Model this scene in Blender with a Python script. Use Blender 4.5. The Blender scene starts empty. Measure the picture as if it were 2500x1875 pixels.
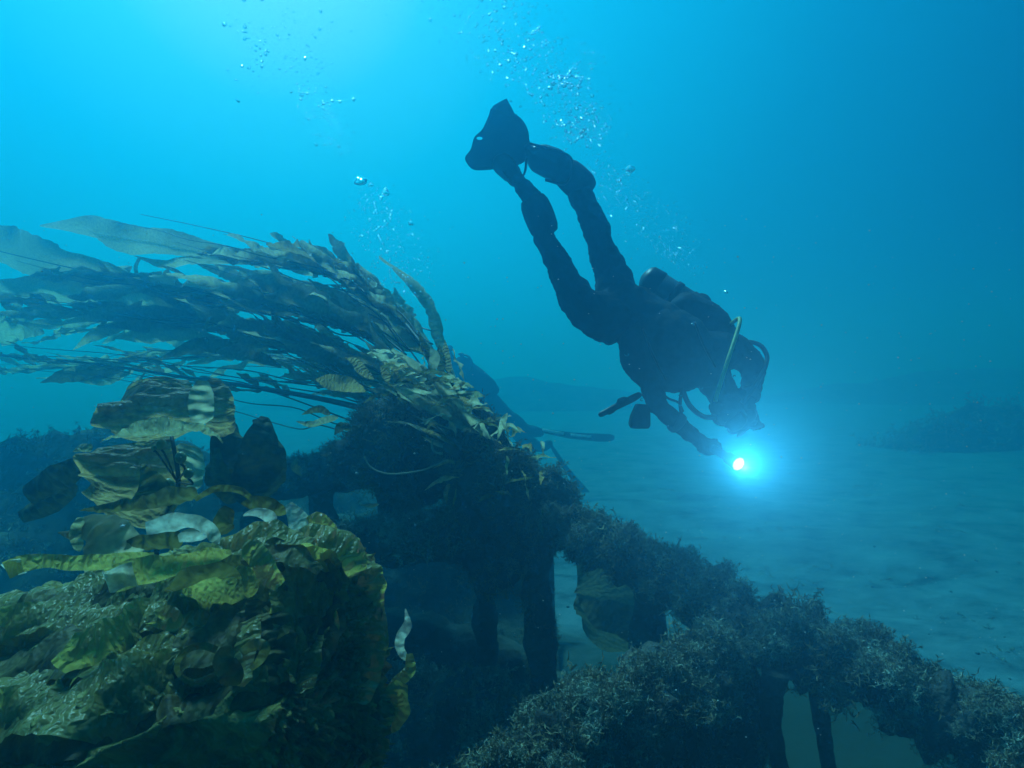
import bpy, bmesh, math, random
import numpy as np
from mathutils import Vector, Matrix, noise as mnoise
random.seed(7); rng = np.random.default_rng(7)
R = math.radians
S = bpy.context.scene
COL = S.collection

# ------------------------------------------------------------------ camera
F = 1450.0                                   # focal length in pixels of the 2500 px wide photograph
CAMZ, PITCH = 1.9, R(-2.6)
cam_d = bpy.data.cameras.new('camera'); cam = bpy.data.objects.new('camera', cam_d); COL.objects.link(cam)
cam.location = (0, 0, CAMZ); cam.rotation_euler = (R(90) + PITCH, 0, 0)
cam_d.sensor_width = 36; cam_d.lens = 36 * F / 2500; cam_d.clip_start = 0.02; cam_d.clip_end = 500
S.camera = cam
CR = np.array([1., 0, 0]); CF = np.array([0, math.cos(PITCH), math.sin(PITCH)]); CU = np.array([0, -math.sin(PITCH), math.cos(PITCH)])
CO = np.array([0, 0, CAMZ])
def P(x, y, d):
    return CO + d * (CF + CR * (x - 1250) / F - CU * (y - 937.5) / F)
def crop(ox, oy, s):                          # measuring frames used while surveying the photograph
    def f(x, y, d): return P(ox + x / s, oy + y / s, d)
    f.s = s
    f.px = lambda x, y: (ox + x / s, oy + y / s)
    return f
# ------------------------------------------------------------------ light
SUN_EL, SUN_AZ = R(57), R(-32)               # ahead of the camera, to the left
sd = np.array([math.sin(SUN_AZ) * math.cos(SUN_EL), math.cos(SUN_AZ) * math.cos(SUN_EL), math.sin(SUN_EL)])
sun_d = bpy.data.lights.new('sun', 'SUN'); sun = bpy.data.objects.new('sun', sun_d); COL.objects.link(sun)
sun_d.energy = 4.2; sun_d.angle = R(10.0); sun_d.color = (0.55, 0.83, 1.12)
sun.rotation_euler = Vector(-sd).to_track_quat('-Z', 'Y').to_euler()
sun.location = (0, 0, 12)
W = bpy.data.worlds.new('World'); S.world = W; W.use_nodes = True
nt = W.node_tree; nt.nodes.clear()
def N(t, typ, **kw):
    n = t.nodes.new(typ)
    for k, v in kw.items():
        if k.startswith('i_'): n.inputs[k[2:].replace('_', ' ')].default_value = v
        else: setattr(n, k, v)
    return n
def ramp(n, stops):
    cr = n.color_ramp
    while len(cr.elements) > 1: cr.elements.remove(cr.elements[-1])
    cr.elements[0].position = stops[0][0]; cr.elements[0].color = (*stops[0][1], 1)
    for p, c in stops[1:]:
        e = cr.elements.new(p); e.color = (*c, 1)
    return n
wo = N(nt, 'ShaderNodeOutputWorld'); bg = N(nt, 'ShaderNodeBackground'); bg.inputs['Strength'].default_value = 0.1
sky = N(nt, 'ShaderNodeTexSky', sky_type='NISHITA', sun_disc=False, sun_elevation=SUN_EL, sun_rotation=SUN_AZ)
tc = N(nt, 'ShaderNodeTexCoord')
gl = np.array([-0.40, 1, 0.72]); gl /= np.linalg.norm(gl)
dot = N(nt, 'ShaderNodeVectorMath', operation='DOT_PRODUCT'); dot.inputs[1].default_value = gl
nt.links.new(tc.outputs['Generated'], dot.inputs[0])
mr = N(nt, 'ShaderNodeMapRange'); mr.inputs['From Min'].default_value = -1; mr.inputs['From Max'].default_value = 1
nt.links.new(dot.outputs['Value'], mr.inputs['Value'])
# light field below the surface: brightest round the refracted sun, dim away from it (values x10, strength 0.1)
cr_ = ramp(N(nt, 'ShaderNodeValToRGB'), [(0, (.0, .006, .012)), (.45, (.0, .02, .05)), (.62, (0, .06, .17)), (.74, (.0, .10, .27)),
      (.86, (.0, .28, .56)), (.93, (.0, .46, .80)), (.968, (.004, .56, .88)), (.988, (.10, .66, .86)), (1, (.50, .80, .84))])
nt.links.new(mr.outputs[0], cr_.inputs[0])
wm = N(nt, 'ShaderNodeMix', data_type='RGBA', blend_type='MULTIPLY'); wm.inputs['Factor'].default_value = 1
wm.inputs[7].default_value = (0.0, 0.012, 0.02, 1)
nt.links.new(sky.outputs[0], wm.inputs[6])
sc_ = N(nt, 'ShaderNodeMix', data_type='RGBA', blend_type='MULTIPLY'); sc_.inputs['Factor'].default_value = 1
sc_.inputs[7].default_value = (8, 8, 8, 1)
nt.links.new(cr_.outputs[0], sc_.inputs[6])
ad = N(nt, 'ShaderNodeMix', data_type='RGBA', blend_type='ADD'); ad.inputs['Factor'].default_value = 1
nt.links.new(sc_.outputs[2], ad.inputs[6]); nt.links.new(wm.outputs[2], ad.inputs[7])
nt.links.new(ad.outputs[2], bg.inputs['Color']); nt.links.new(bg.outputs[0], wo.inputs['Surface'])
S.view_settings.view_transform = 'Standard'; S.view_settings.look = 'None'; S.view_settings.exposure = 0; S.view_settings.gamma = 1
S.cycles.volume_bounces = 1; S.cycles.max_bounces = 8; S.cycles.transparent_max_bounces = 16
S.cycles.caustics_reflective = False; S.cycles.caustics_refractive = False

# ------------------------------------------------------------------ helpers
def wloc(o):
    v = Vector((0, 0, 0))
    while o is not None:
        v += o.location; o = o.parent
    return np.array(v)
def tag(o, label=None, cat=None, group=None, kind=None):
    if label: o['label'] = label
    if cat: o['category'] = cat
    if group: o['group'] = group
    if kind: o['kind'] = kind
    return o
def thing(name, loc, label, cat, group=None):
    o = bpy.data.objects.new(name, None); COL.objects.link(o); o.location = Vector(loc); o.empty_display_size = .05
    return tag(o, label, cat, group)
def link(name, me, mat, parent=None):
    o = bpy.data.objects.new(name, me); COL.objects.link(o)
    if mat is not None and not me.materials: me.materials.append(mat)
    if parent is not None: o.parent = parent
    return o
def obj(name, V, Fc, mat, parent=None, smooth=True, uv=None, origin=None):
    V = np.asarray(V, float)
    off = wloc(parent) if parent is not None else np.zeros(3)
    o_loc = np.zeros(3)
    if parent is None:
        o_loc = np.asarray(origin) if origin is not None else np.array([V[:, 0].mean(), V[:, 1].mean(), V[:, 2].min()])
    me = bpy.data.meshes.new(name)
    if isinstance(Fc, np.ndarray):
        me.vertices.add(len(V)); me.vertices.foreach_set('co', (V - off - o_loc).astype(np.float32).ravel())
        k = Fc.shape[1]
        me.loops.add(Fc.size); me.loops.foreach_set('vertex_index', Fc.astype(np.int32).ravel())
        me.polygons.add(len(Fc)); me.polygons.foreach_set('loop_start', np.arange(0, Fc.size, k, dtype=np.int32))
        me.update(calc_edges=True)
    else:
        me.from_pydata((V - off - o_loc).tolist(), [], Fc)
    if uv is not None:
        l = me.uv_layers.new(name='UVMap'); idx = np.empty(len(me.loops), dtype=np.int32); me.loops.foreach_get('vertex_index', idx)
        l.data.foreach_set('uv', np.asarray(uv, np.float32)[idx].ravel())
    if smooth: me.polygons.foreach_set('use_smooth', [True] * len(me.polygons))
    me.update()
    o = link(name, me, mat, parent); o.location = Vector(o_loc) if parent is None else Vector((0, 0, 0))
    return o
def spline(pts, n):
    pts = np.asarray(pts, float); m = len(pts)
    if m == 2:
        t = np.linspace(0, 1, n)[:, None]; return pts[0] * (1 - t) + pts[1] * t
    ext = np.vstack([2 * pts[0] - pts[1], pts, 2 * pts[-1] - pts[-2]])
    out = []
    for u in np.linspace(0, m - 1, n):
        i = min(int(u), m - 2); t = u - i; a, b, c, d = ext[i:i + 4]
        out.append(.5 * (2 * b + (c - a) * t + (2 * a - 5 * b + 4 * c - d) * t * t + (3 * b - a - 3 * c + d) * t ** 3))
    return np.array(out)
def unit(v): return v / (np.linalg.norm(v, axis=-1, keepdims=True) + 1e-12)
def tube_vf(pts, rad, ns=8, caps=True, flat=None):
    pts = np.asarray(pts, float); n = len(pts); rad = np.broadcast_to(np.asarray(rad, float), (n,))
    tg = unit(np.gradient(pts, axis=0)); a = np.array([0, 0, 1.]) if abs(tg[0][2]) < .9 else np.array([1., 0, 0])
    V = []; u = unit(np.cross(tg[0], a))
    for i in range(n):
        u = unit(u - tg[i] * np.dot(u, tg[i])); v = np.cross(tg[i], u)
        for k in range(ns):
            th = 2 * math.pi * k / ns
            V.append(pts[i] + rad[i] * (math.cos(th) * u + math.sin(th) * v * (flat or 1)))
    Fc = [(i * ns + k, i * ns + (k + 1) % ns, (i + 1) * ns + (k + 1) % ns, (i + 1) * ns + k) for i in range(n - 1) for k in range(ns)]
    if caps: Fc += [tuple(range(ns))[::-1], tuple(range((n - 1) * ns, n * ns))]
    return V, Fc
def join(parts):
    V, Fc = [], []
    for v, f in parts:
        o = len(V); V += list(v); Fc += [tuple(i + o for i in q) for q in f]
    return V, Fc
def tube(name, pts, rad, mat, parent=None, n=24, ns=8, flat=None):
    rad_ = np.interp(np.linspace(0, 1, n), np.linspace(0, 1, len(rad)), rad) if np.ndim(rad) else rad
    V, Fc = tube_vf(spline(pts, n), rad_, ns, True, flat)
    return obj(name, V, Fc, mat, parent)
ICO = {}
def ico(sub):
    if sub not in ICO:
        b = bmesh.new(); bmesh.ops.create_icosphere(b, subdivisions=sub, radius=1)
        ICO[sub] = (np.array([v.co[:] for v in b.verts]), np.array([[v.index for v in f.verts] for f in b.faces])); b.free()
    return ICO[sub]
def ball_vf(c, r, sub=2):
    v, f = ico(sub); return (v * np.asarray(r) + np.asarray(c)), [tuple(q) for q in f]
def organic(name, chains, mat, parent=None, voxel=.009, smooth=6, extra=(), lump=0, lscale=6, fold=None):
    """chains of (point, radius): overlapping tubes and balls fused into one continuous surface"""
    parts = []
    for ch in chains:
        p = np.array([c[0] for c in ch]); r = np.array([c[1] for c in ch]); n = max(6, 6 * len(ch))
        if len(ch) > 1:
            pp = spline(p, n); rr = np.interp(np.linspace(0, 1, n), np.linspace(0, 1, len(r)), r)
            parts.append(tube_vf(pp, rr, 16))
        parts.append(ball_vf(p[0], r[0])); parts.append(ball_vf(p[-1], r[-1]))
    parts += list(extra)
    V, Fc = join(parts)
    me = bpy.data.meshes.new('tmp'); me.from_pydata([tuple(v) for v in V], [], Fc); me.update()
    o = bpy.data.objects.new('tmp', me); COL.objects.link(o)
    m = o.modifiers.new('r', 'REMESH'); m.mode = 'VOXEL'; m.voxel_size = voxel
    if smooth:
        s = o.modifiers.new('s', 'SMOOTH'); s.iterations = smooth; s.factor = .5
    dg = bpy.context.evaluated_depsgraph_get(); dg.update()
    ev = o.evaluated_get(dg); m2 = bpy.data.meshes.new_from_object(ev)
    nv = len(m2.vertices); co = np.empty(nv * 3, np.float32); m2.vertices.foreach_get('co', co); co = co.reshape(-1, 3).astype(float)
    no = np.empty(nv * 3, np.float32); m2.vertices.foreach_get('normal', no); no = no.reshape(-1, 3)
    bpy.data.objects.remove(o); bpy.data.meshes.remove(me)
    if lump:
        h = np.array([mnoise.fractal(Vector(c * lscale), 0.9, 2.1, 5) for c in co]); co = co + no * (h * lump)[:, None]
    if fold: co = co + no * np.array([fold(c) for c in co])[:, None]
    fc = [tuple(p.vertices) for p in m2.polygons]; bpy.data.meshes.remove(m2)
    return obj(name, co, fc, mat, parent)

# ------------------------------------------------------------------ materials
def newmat(name):
    m = bpy.data.materials.new(name); m.use_nodes = True; t = m.node_tree; t.nodes.clear()
    return m, t, N(t, 'ShaderNodeOutputMaterial')
def plain(name, col, rough=.6, spec=.4, metal=0, nscale=0, namt=.3, bump=0, bscale=60, col2=None):
    m, t, o = newmat(name); b = N(t, 'ShaderNodeBsdfPrincipled')
    b.inputs['Base Color'].default_value = (*col, 1); b.inputs['Roughness'].default_value = rough
    b.inputs['Specular IOR Level'].default_value = spec; b.inputs['Metallic'].default_value = metal
    c = N(t, 'ShaderNodeTexCoord')
    if nscale:
        n = N(t, 'ShaderNodeTexNoise'); n.inputs['Scale'].default_value = nscale; n.inputs['Detail'].default_value = 6
        t.links.new(c.outputs['Object'], n.inputs['Vector'])
        lo = tuple(x * (1 - namt) for x in col); hi = col2 or tuple(min(1, x * (1 + namt)) for x in col)
        r = ramp(N(t, 'ShaderNodeValToRGB'), [(.35, lo), (.65, hi)]); t.links.new(n.outputs[0], r.inputs[0]); t.links.new(r.outputs[0], b.inputs['Base Color'])
    if bump:
        n2 = N(t, 'ShaderNodeTexNoise'); n2.inputs['Scale'].default_value = bscale; n2.inputs['Detail'].default_value = 5
        t.links.new(c.outputs['Object'], n2.inputs['Vector'])
        bp = N(t, 'ShaderNodeBump'); bp.inputs['Strength'].default_value = bump; bp.inputs['Distance'].default_value = .02
        t.links.new(n2.outputs[0], bp.inputs['Height']); t.links.new(bp.outputs[0], b.inputs['Normal'])
    t.links.new(b.outputs[0], o.inputs['Surface'])
    return m
def kelpmat(name, c1, c2, tr, mixf=.4, wave=55, bump=.5, rough=.38, spec=.5, spots=.5):
    """kelp blade: two-tone brown/olive, corrugated across its length, letting light through"""
    m, t, o = newmat(name); uv = N(t, 'ShaderNodeUVMap')
    n = N(t, 'ShaderNodeTexNoise'); n.inputs['Scale'].default_value = 9; n.inputs['Detail'].default_value = 7
    t.links.new(uv.outputs[0], n.inputs['Vector'])
    r = ramp(N(t, 'ShaderNodeValToRGB'), [(.36, c1), (.64, c2)]); t.links.new(n.outputs[0], r.inputs[0])
    sp = N(t, 'ShaderNodeTexNoise'); sp.inputs['Scale'].default_value = 140; sp.inputs['Detail'].default_value = 3
    t.links.new(uv.outputs[0], sp.inputs['Vector'])
    sp.inputs['Scale'].default_value = 45; sr = ramp(N(t, 'ShaderNodeValToRGB'), [(.36, (1 - spots,) * 3), (.6, (1.1, 1.1, 1.1))]); t.links.new(sp.outputs[0], sr.inputs[0])
    mx = N(t, 'ShaderNodeMix', data_type='RGBA', blend_type='MULTIPLY'); mx.inputs['Factor'].default_value = 1
    t.links.new(r.outputs[0], mx.inputs[6]); t.links.new(sr.outputs[0], mx.inputs[7])
    w = N(t, 'ShaderNodeTexWave', wave_type='BANDS', bands_direction='X'); w.inputs['Scale'].default_value = wave / 6.28
    w.inputs['Distortion'].default_value = 7; w.inputs['Detail'].default_value = 2; w.inputs['Detail Scale'].default_value = 2.5
    mp = N(t, 'ShaderNodeMapping'); mp.inputs['Scale'].default_value = (1, .8, 1); t.links.new(uv.outputs[0], mp.inputs[0]); t.links.new(mp.outputs[0], w.inputs['Vector'])
    bp = N(t, 'ShaderNodeBump'); bp.inputs['Strength'].default_value = bump; bp.inputs['Distance'].default_value = .012
    t.links.new(w.outputs['Fac'], bp.inputs['Height'])
    b = N(t, 'ShaderNodeBsdfPrincipled'); b.inputs['Roughness'].default_value = rough; b.inputs['Specular IOR Level'].default_value = spec
    t.links.new(mx.outputs[2], b.inputs['Base Color']); t.links.new(bp.outputs[0], b.inputs['Normal'])
    tl = N(t, 'ShaderNodeBsdfTranslucent'); t.links.new(bp.outputs[0], tl.inputs['Normal'])
    tm = N(t, 'ShaderNodeMix', data_type='RGBA', blend_type='MULTIPLY'); tm.inputs['Factor'].default_value = 1
    tm.inputs[7].default_value = (*tr, 1); t.links.new(sr.outputs[0], tm.inputs[6]); t.links.new(tm.outputs[2], tl.inputs['Color'])
    ms = N(t, 'ShaderNodeMixShader'); ms.inputs[0].default_value = mixf
    t.links.new(b.outputs[0], ms.inputs[1]); t.links.new(tl.outputs[0], ms.inputs[2]); t.links.new(ms.outputs[0], o.inputs['Surface'])
    return m
def patchy(name, sc, stops):
    m, t, o = newmat(name); b = N(t, 'ShaderNodeBsdfPrincipled'); b.inputs['Roughness'].default_value = .8; b.inputs['Specular IOR Level'].default_value = .15
    c = N(t, 'ShaderNodeTexCoord'); n = N(t, 'ShaderNodeTexNoise'); n.inputs['Scale'].default_value = sc; n.inputs['Detail'].default_value = 4
    t.links.new(c.outputs['Object'], n.inputs['Vector']); r = ramp(N(t, 'ShaderNodeValToRGB'), stops); t.links.new(n.outputs[0], r.inputs[0]); t.links.new(r.outputs[0], b.inputs['Base Color'])
    t.links.new(b.outputs[0], o.inputs['Surface']); return m
M = {}
M['green'] = kelpmat('green_kelp', (.25, .225, .06), (.38, .34, .11), (.64, .53, .12), .5, wave=130, bump=.45, rough=.38, spec=.42, spots=.18)
M['olive'] = kelpmat('olive_kelp', (.08, .07, .02), (.24, .21, .07), (.26, .22, .05), .42, wave=100, bump=.28, spec=.2, rough=.55, spots=.45)
M['brown'] = kelpmat('brown_kelp', (.20, .13, .055), (.40, .28, .13), (.72, .46, .17), .5, wave=130, bump=.4, spec=.25, rough=.5, spots=.3)
M['drift'] = kelpmat('drift_kelp', (.15, .14, .085), (.31, .28, .17), (.72, .62, .36), .62, wave=60, bump=.12, rough=.75, spec=.12, spots=.25)
M['tan'] = kelpmat('tan_kelp', (.34, .30, .17), (.58, .52, .33), (.56, .50, .24), .45, wave=120, bump=.4, rough=.5, spec=.25, spots=.3)
M['pale'] = kelpmat('sunlit_tip_kelp', (.34, .34, .20), (.84, .84, .78), (.74, .74, .54), .5, wave=120, bump=.2, rough=.4, spots=.45)  # near-white colour paints the sun's highlight onto blade tips
M['rust'] = kelpmat('rust_kelp', (.15, .105, .05), (.26, .18, .09), (.26, .18, .08), .38, wave=60, bump=.3, rough=.7, spec=.15, spots=.3)
M['mass'] = kelpmat('heaped_kelp', (.21, .195, .05), (.40, .36, .11), (.42, .36, .08), .28, wave=120, bump=.4, rough=.58, spec=.2, spots=.3)
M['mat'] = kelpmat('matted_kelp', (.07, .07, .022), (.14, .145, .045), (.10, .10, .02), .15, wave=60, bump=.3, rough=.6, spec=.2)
M['stipe'] = plain('stipe_brown', (.07, .05, .02), .5, .4, nscale=20)
M['float'] = plain('float_skin', (.33, .29, .09), .35, .5, nscale=30)
M['crust'] = plain('encrusted_iron', (.065, .06, .05), .9, .1, nscale=9, namt=.6, bump=.9, bscale=45)
M['turf'] = patchy('turf_algae', 11, [(.30, (.07, .075, .045)), (.42, (.28, .27, .19)), (.52, (.22, .15, .08)), (.60, (.46, .44, .33)), (.72, (.16, .17, .11))])
M['turf_plain'] = plain('turf_algae', (.27, .26, .19), .8, .15, nscale=7, namt=.65, col2=(.44, .40, .28))
M['turf_red'] = plain('red_turf_algae', (.20, .15, .09), .8, .15, nscale=5, namt=.5, col2=(.38, .28, .15))
M['suit'] = plain('black_neoprene', (.011, .015, .021), .75, .25, nscale=25, namt=.4, bump=.25, bscale=35)
M['bcd'] = plain('black_nylon', (.013, .017, .023), .8, .25, nscale=40, namt=.4, bump=.35, bscale=25)
M['rubber'] = plain('black_rubber', (.02, .02, .022), .45, .45, nscale=12, namt=.3)
M['tank'] = plain('tank_paint', (.10, .11, .12), .4, .5, nscale=8, namt=.3)
M['steel'] = plain('steel', (.75, .76, .78), .25, .5, metal=1)
M['yellow'] = plain('yellow_rubber', (.42, .46, .10), .5, .4, nscale=30, namt=.15)
M['white'] = plain('pale_fin_panel', (.85, .87, .88), .5, .4)
M['grey'] = plain('grey_plastic', (.08, .085, .09), .5, .4)
M['rock'] = plain('reef_rock', (.09, .085, .06), .95, .1, nscale=3, namt=.7, bump=1, bscale=14, col2=(.17, .15, .09))
M['line'] = plain('pale_line', (.35, .33, .24), .7, .2)

# ------------------------------------------------------------------ structure: sea floor, water
def sand():
    m, t, o = newmat('sand'); b = N(t, 'ShaderNodeBsdfPrincipled'); b.inputs['Roughness'].default_value = .95; b.inputs['Specular IOR Level'].default_value = .1
    c = N(t, 'ShaderNodeTexCoord'); mp = N(t, 'ShaderNodeMapping'); mp.inputs['Scale'].default_value = (.8, 1.15, 1); mp.inputs['Rotation'].default_value = (0, 0, R(14))
    t.links.new(c.outputs['Object'], mp.inputs[0])
    n = N(t, 'ShaderNodeTexNoise'); n.inputs['Scale'].default_value = 2.1; n.inputs['Detail'].default_value = 10; n.inputs['Roughness'].default_value = .78
    t.links.new(mp.outputs[0], n.inputs['Vector'])
    r = ramp(N(t, 'ShaderNodeValToRGB'), [(.36, (.045, .055, .065)), (.47, (.12, .14, .155)), (.62, (.19, .21, .23))]); t.links.new(n.outputs[0], r.inputs[0])
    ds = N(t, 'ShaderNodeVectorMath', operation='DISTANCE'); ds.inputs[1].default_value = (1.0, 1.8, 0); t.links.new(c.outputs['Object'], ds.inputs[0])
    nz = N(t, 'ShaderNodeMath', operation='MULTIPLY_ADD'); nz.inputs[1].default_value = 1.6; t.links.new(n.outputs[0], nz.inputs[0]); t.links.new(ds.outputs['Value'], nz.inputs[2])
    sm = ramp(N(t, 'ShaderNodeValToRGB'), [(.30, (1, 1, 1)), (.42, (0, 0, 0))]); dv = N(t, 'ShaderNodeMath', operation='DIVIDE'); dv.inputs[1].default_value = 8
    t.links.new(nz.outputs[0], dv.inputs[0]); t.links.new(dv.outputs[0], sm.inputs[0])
    wreck_shade = N(t, 'ShaderNodeMix', data_type='RGBA'); wreck_shade.inputs[7].default_value = (.04, .042, .026, 1); t.links.new(sm.outputs[0], wreck_shade.inputs['Factor']); t.links.new(r.outputs[0], wreck_shade.inputs[6])  # sand colour darkened round the wreck to stand in for shade there
    t.links.new(wreck_shade.outputs[2], b.inputs['Base Color'])
    n2 = N(t, 'ShaderNodeTexNoise'); n2.inputs['Scale'].default_value = 7; n2.inputs['Detail'].default_value = 8; t.links.new(mp.outputs[0], n2.inputs['Vector'])
    bp = N(t, 'ShaderNodeBump'); bp.inputs['Strength'].default_value = .7; bp.inputs['Distance'].default_value = .025
    t.links.new(n2.outputs[0], bp.inputs['Height']); t.links.new(bp.outputs[0], b.inputs['Normal']); t.links.new(b.outputs[0], o.inputs['Surface'])
    return m
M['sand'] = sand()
def seabed():
    xs = np.concatenate([np.linspace(-45, -9, 30), np.linspace(-8.8, 8.8, 150), np.linspace(9, 45, 30)])
    ys = np.concatenate([np.linspace(-14, 0, 16), np.linspace(.15, 14, 150), np.linspace(14.5, 62, 50)])
    V = []
    for y in ys:
        for x in xs:
            z = .10 * mnoise.noise(Vector((x * .35, y * .35, 0))) + .05 * mnoise.noise(Vector((x * 1.1, y * 2.2 + x * .5, 3)))
            z += .007 * math.sin(y * 9 + x * 2.2 + 2.5 * mnoise.noise(Vector((x, y * .8, 7))))
            V.append((x, y, z))
    nx = len(xs); Fc = [(j * nx + i, j * nx + i + 1, (j + 1) * nx + i + 1, (j + 1) * nx + i) for j in range(len(ys) - 1) for i in range(nx - 1)]
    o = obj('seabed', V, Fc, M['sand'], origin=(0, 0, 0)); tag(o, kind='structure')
seabed()
def haze():
    m, t, o = newmat('sea_haze'); v = N(t, 'ShaderNodeVolumePrincipled')
    v.inputs['Color'].default_value = (.02, .29, .52, 1); v.inputs['Density'].default_value = HAZE
    v.inputs['Absorption Color'].default_value = (0, .8, .9, 1); v.inputs['Anisotropy'].default_value = .72
    t.links.new(v.outputs[0], o.inputs['Volume'])
    x0, x1, y0, y1, z0, z1 = -46, 46, -15, 63, -1.4, 4.7
    V = [(x, y, z) for z in (z0, z1) for y in (y0, y1) for x in (x0, x1)]
    b = obj('haze', V, [(0, 2, 3, 1), (4, 5, 7, 6), (0, 1, 5, 4), (2, 6, 7, 3), (0, 4, 6, 2), (1, 3, 7, 5)], m, smooth=False, origin=(0, 0, -1.4))
    tag(b, 'clear blue water filling the whole scene', 'water haze', kind='stuff')
HAZE = .235
haze()

# ------------------------------------------------------------------ wreck
def lumpy(name, pts, rad, parent, mat=None, lump=.035, n=60, ns=26, ls=7, flat=1):
    pp = spline(pts, n); rr = np.interp(np.linspace(0, 1, n), np.linspace(0, 1, len(rad)), rad)
    V, Fc = tube_vf(pp, rr, ns, True, flat); V = np.array(V)
    cen = np.repeat(pp, ns, axis=0); dr = unit(V - cen)
    h = np.array([mnoise.fractal(Vector(v * ls), .9, 2.1, 4) for v in V])
    V = V + dr * (h * lump)[:, None]
    return obj(name, V, Fc, mat or M['crust'], parent)
def px(pts): return [P(*p) for p in pts]
wreck = thing('shipwreck', P(1330, 1760, 2.6) * np.array([1, 1, 0]), 'broken rusted wreck frame of beams and posts overgrown with short dark algae', 'shipwreck')
beams = []
def wbeam(name, pts, rpx, **k):
    r = [q * p[2] / F for q, p in zip(rpx, pts)]
    o = lumpy(name, px(pts), r, wreck, **k); beams.append(o); return o
b_right = wbeam('beam', [(1240, 1265, 2.75), (1400, 1305, 2.6), (1620, 1410, 2.3), (1850, 1530, 2.05), (2080, 1632, 1.85), (2330, 1760, 1.65), (2700, 1940, 1.45)], [42, 45, 56, 68, 74, 84, 98], n=120, lump=.07, ls=15)
b_front = wbeam('beam', [(1030, 2090, 1.25), (1240, 1930, 1.35), (1440, 1790, 1.5), (1640, 1675, 1.7), (1780, 1580, 1.9), (1880, 1540, 2.0)], [86, 92, 88, 80, 64, 52], n=140, lump=.08, ls=15)
b_left = wbeam('beam', [(800, 1345, 2.75), (960, 1325, 2.65), (1120, 1300, 2.6), (1300, 1275, 2.65)], [45, 52, 62, 60])
b_back = wbeam('beam', [(560, 1215, 3.4), (760, 1160, 3.35), (960, 1130, 3.3), (1180, 1115, 3.2)], [42, 46, 50, 48])
post = wbeam('post', [(1318, 1270, 2.62), (1312, 1420, 2.62), (1322, 1560, 2.62), (1328, 1700, 2.62), (1330, 1990, 2.62)], [40, 34, 37, 33, 37], lump=.02)
wbeam('post', [(1590, 1370, 2.35), (1582, 1520, 2.35), (1580, 1700, 2.35), (1575, 1980, 2.4)], [48, 40, 42, 44], lump=.025)
wbeam('post', [(1985, 1560, 1.95), (1995, 1680, 1.95), (2010, 1790, 1.95), (2040, 1960, 1.95)], [30, 22, 20, 22], lump=.012)
wbeam('post', [(1890, 1640, 1.8), (1880, 1740, 1.8), (1895, 1830, 1.8), (1930, 1960, 1.8)], [30, 20, 18, 20], lump=.012)
wbeam('post', [(1185, 1320, 2.9), (1180, 1450, 2.9), (1185, 1600, 2.9), (1190, 1850, 2.9)], [34, 24, 26, 30], lump=.03)
wbeam('post', [(960, 1180, 3.2), (955, 1260, 3.15), (950, 1340, 3.1)], [40, 36, 40], lump=.03)
wbeam('post', [(780, 1200, 3.3), (800, 1300, 3.3), (830, 1420, 3.3)], [34, 34, 40], lump=.03)
wbeam('beam', [(600, 1270, 3.3), (760, 1300, 3.3), (930, 1330, 3.1)], [32, 34, 34])
wbeam('beam', [(650, 1560, 3.2), (950, 1560, 3.1), (1200, 1640, 3.1), (1400, 1760, 3.1), (1700, 1830, 2.9)], [70, 70, 80, 90, 100], lump=.06)
b_foot = wbeam('beam', [(600, 1700, 2.75), (850, 1735, 2.7), (1100, 1760, 2.6), (1400, 1850, 2.5), (1700, 1900, 2.4)], [95, 90, 95, 100, 100], lump=.09, ls=6, n=90)
def plate(name, rows, lump=.05, nu=40, nv=30, th=.05):
    rows = [spline(px(r), nu) for r in rows]
    G = np.array([spline(np.array([r[i] for r in rows]), nv) for i in range(nu)])      # nu x nv x 3
    h = np.array([[mnoise.fractal(Vector(G[i, j] * 5), .9, 2.1, 5) for j in range(nv)] for i in range(nu)])
    nrm = -CF
    A = G + nrm * (h * lump)[..., None]; B = G - nrm * th
    V = np.vstack([A.reshape(-1, 3), B.reshape(-1, 3)]); Fc = []; K = nu * nv
    for i in range(nu - 1):
        for j in range(nv - 1):
            a, b, c, d = i * nv + j, (i + 1) * nv + j, (i + 1) * nv + j + 1, i * nv + j + 1
            Fc += [(a, b, c, d), (K + d, K + c, K + b, K + a)]
    for i in range(nu - 1):
        for j in (0, nv - 1):
            a, b = i * nv + j, (i + 1) * nv + j; Fc.append((a, K + a, K + b, b) if j == 0 else (b, K + b, K + a, a))
    for j in range(nv - 1):
        for i in (0, nu - 1):
            a, b = i * nv + j, i * nv + j + 1; Fc.append((b, K + b, K + a, a) if i == 0 else (a, K + a, K + b, b))
    o = obj(name, V, Fc, M['crust'], wreck); beams.append(o); return o
pl1 = plate('hull_plate', [[(560, 1420, 4.3), (820, 1400, 4.2), (1000, 1330, 4.1), (1200, 1330, 4.05), (1352, 1350, 4.0)],
                     [(560, 1500, 4.1), (820, 1500, 4.0), (1000, 1500, 3.9), (1200, 1500, 3.85), (1356, 1500, 3.8)],
                     [(560, 1640, 3.6), (820, 1640, 3.5), (1000, 1640, 3.5), (1200, 1640, 3.4), (1366, 1640, 3.4)]])
pl2 = plate('hull_plate', [[(1180, 1960, 1.45), (1450, 1850, 1.6), (1640, 1740, 1.8), (1840, 1610, 2.0)],
                     [(1180, 2050, 1.5), (1450, 1950, 1.65), (1660, 1840, 1.85), (1870, 1720, 2.0)],
                     [(1180, 2300, 1.5), (1450, 2200, 1.65), (1680, 2100, 1.85), (1860, 2000, 2.0)]], lump=.06)
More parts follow.
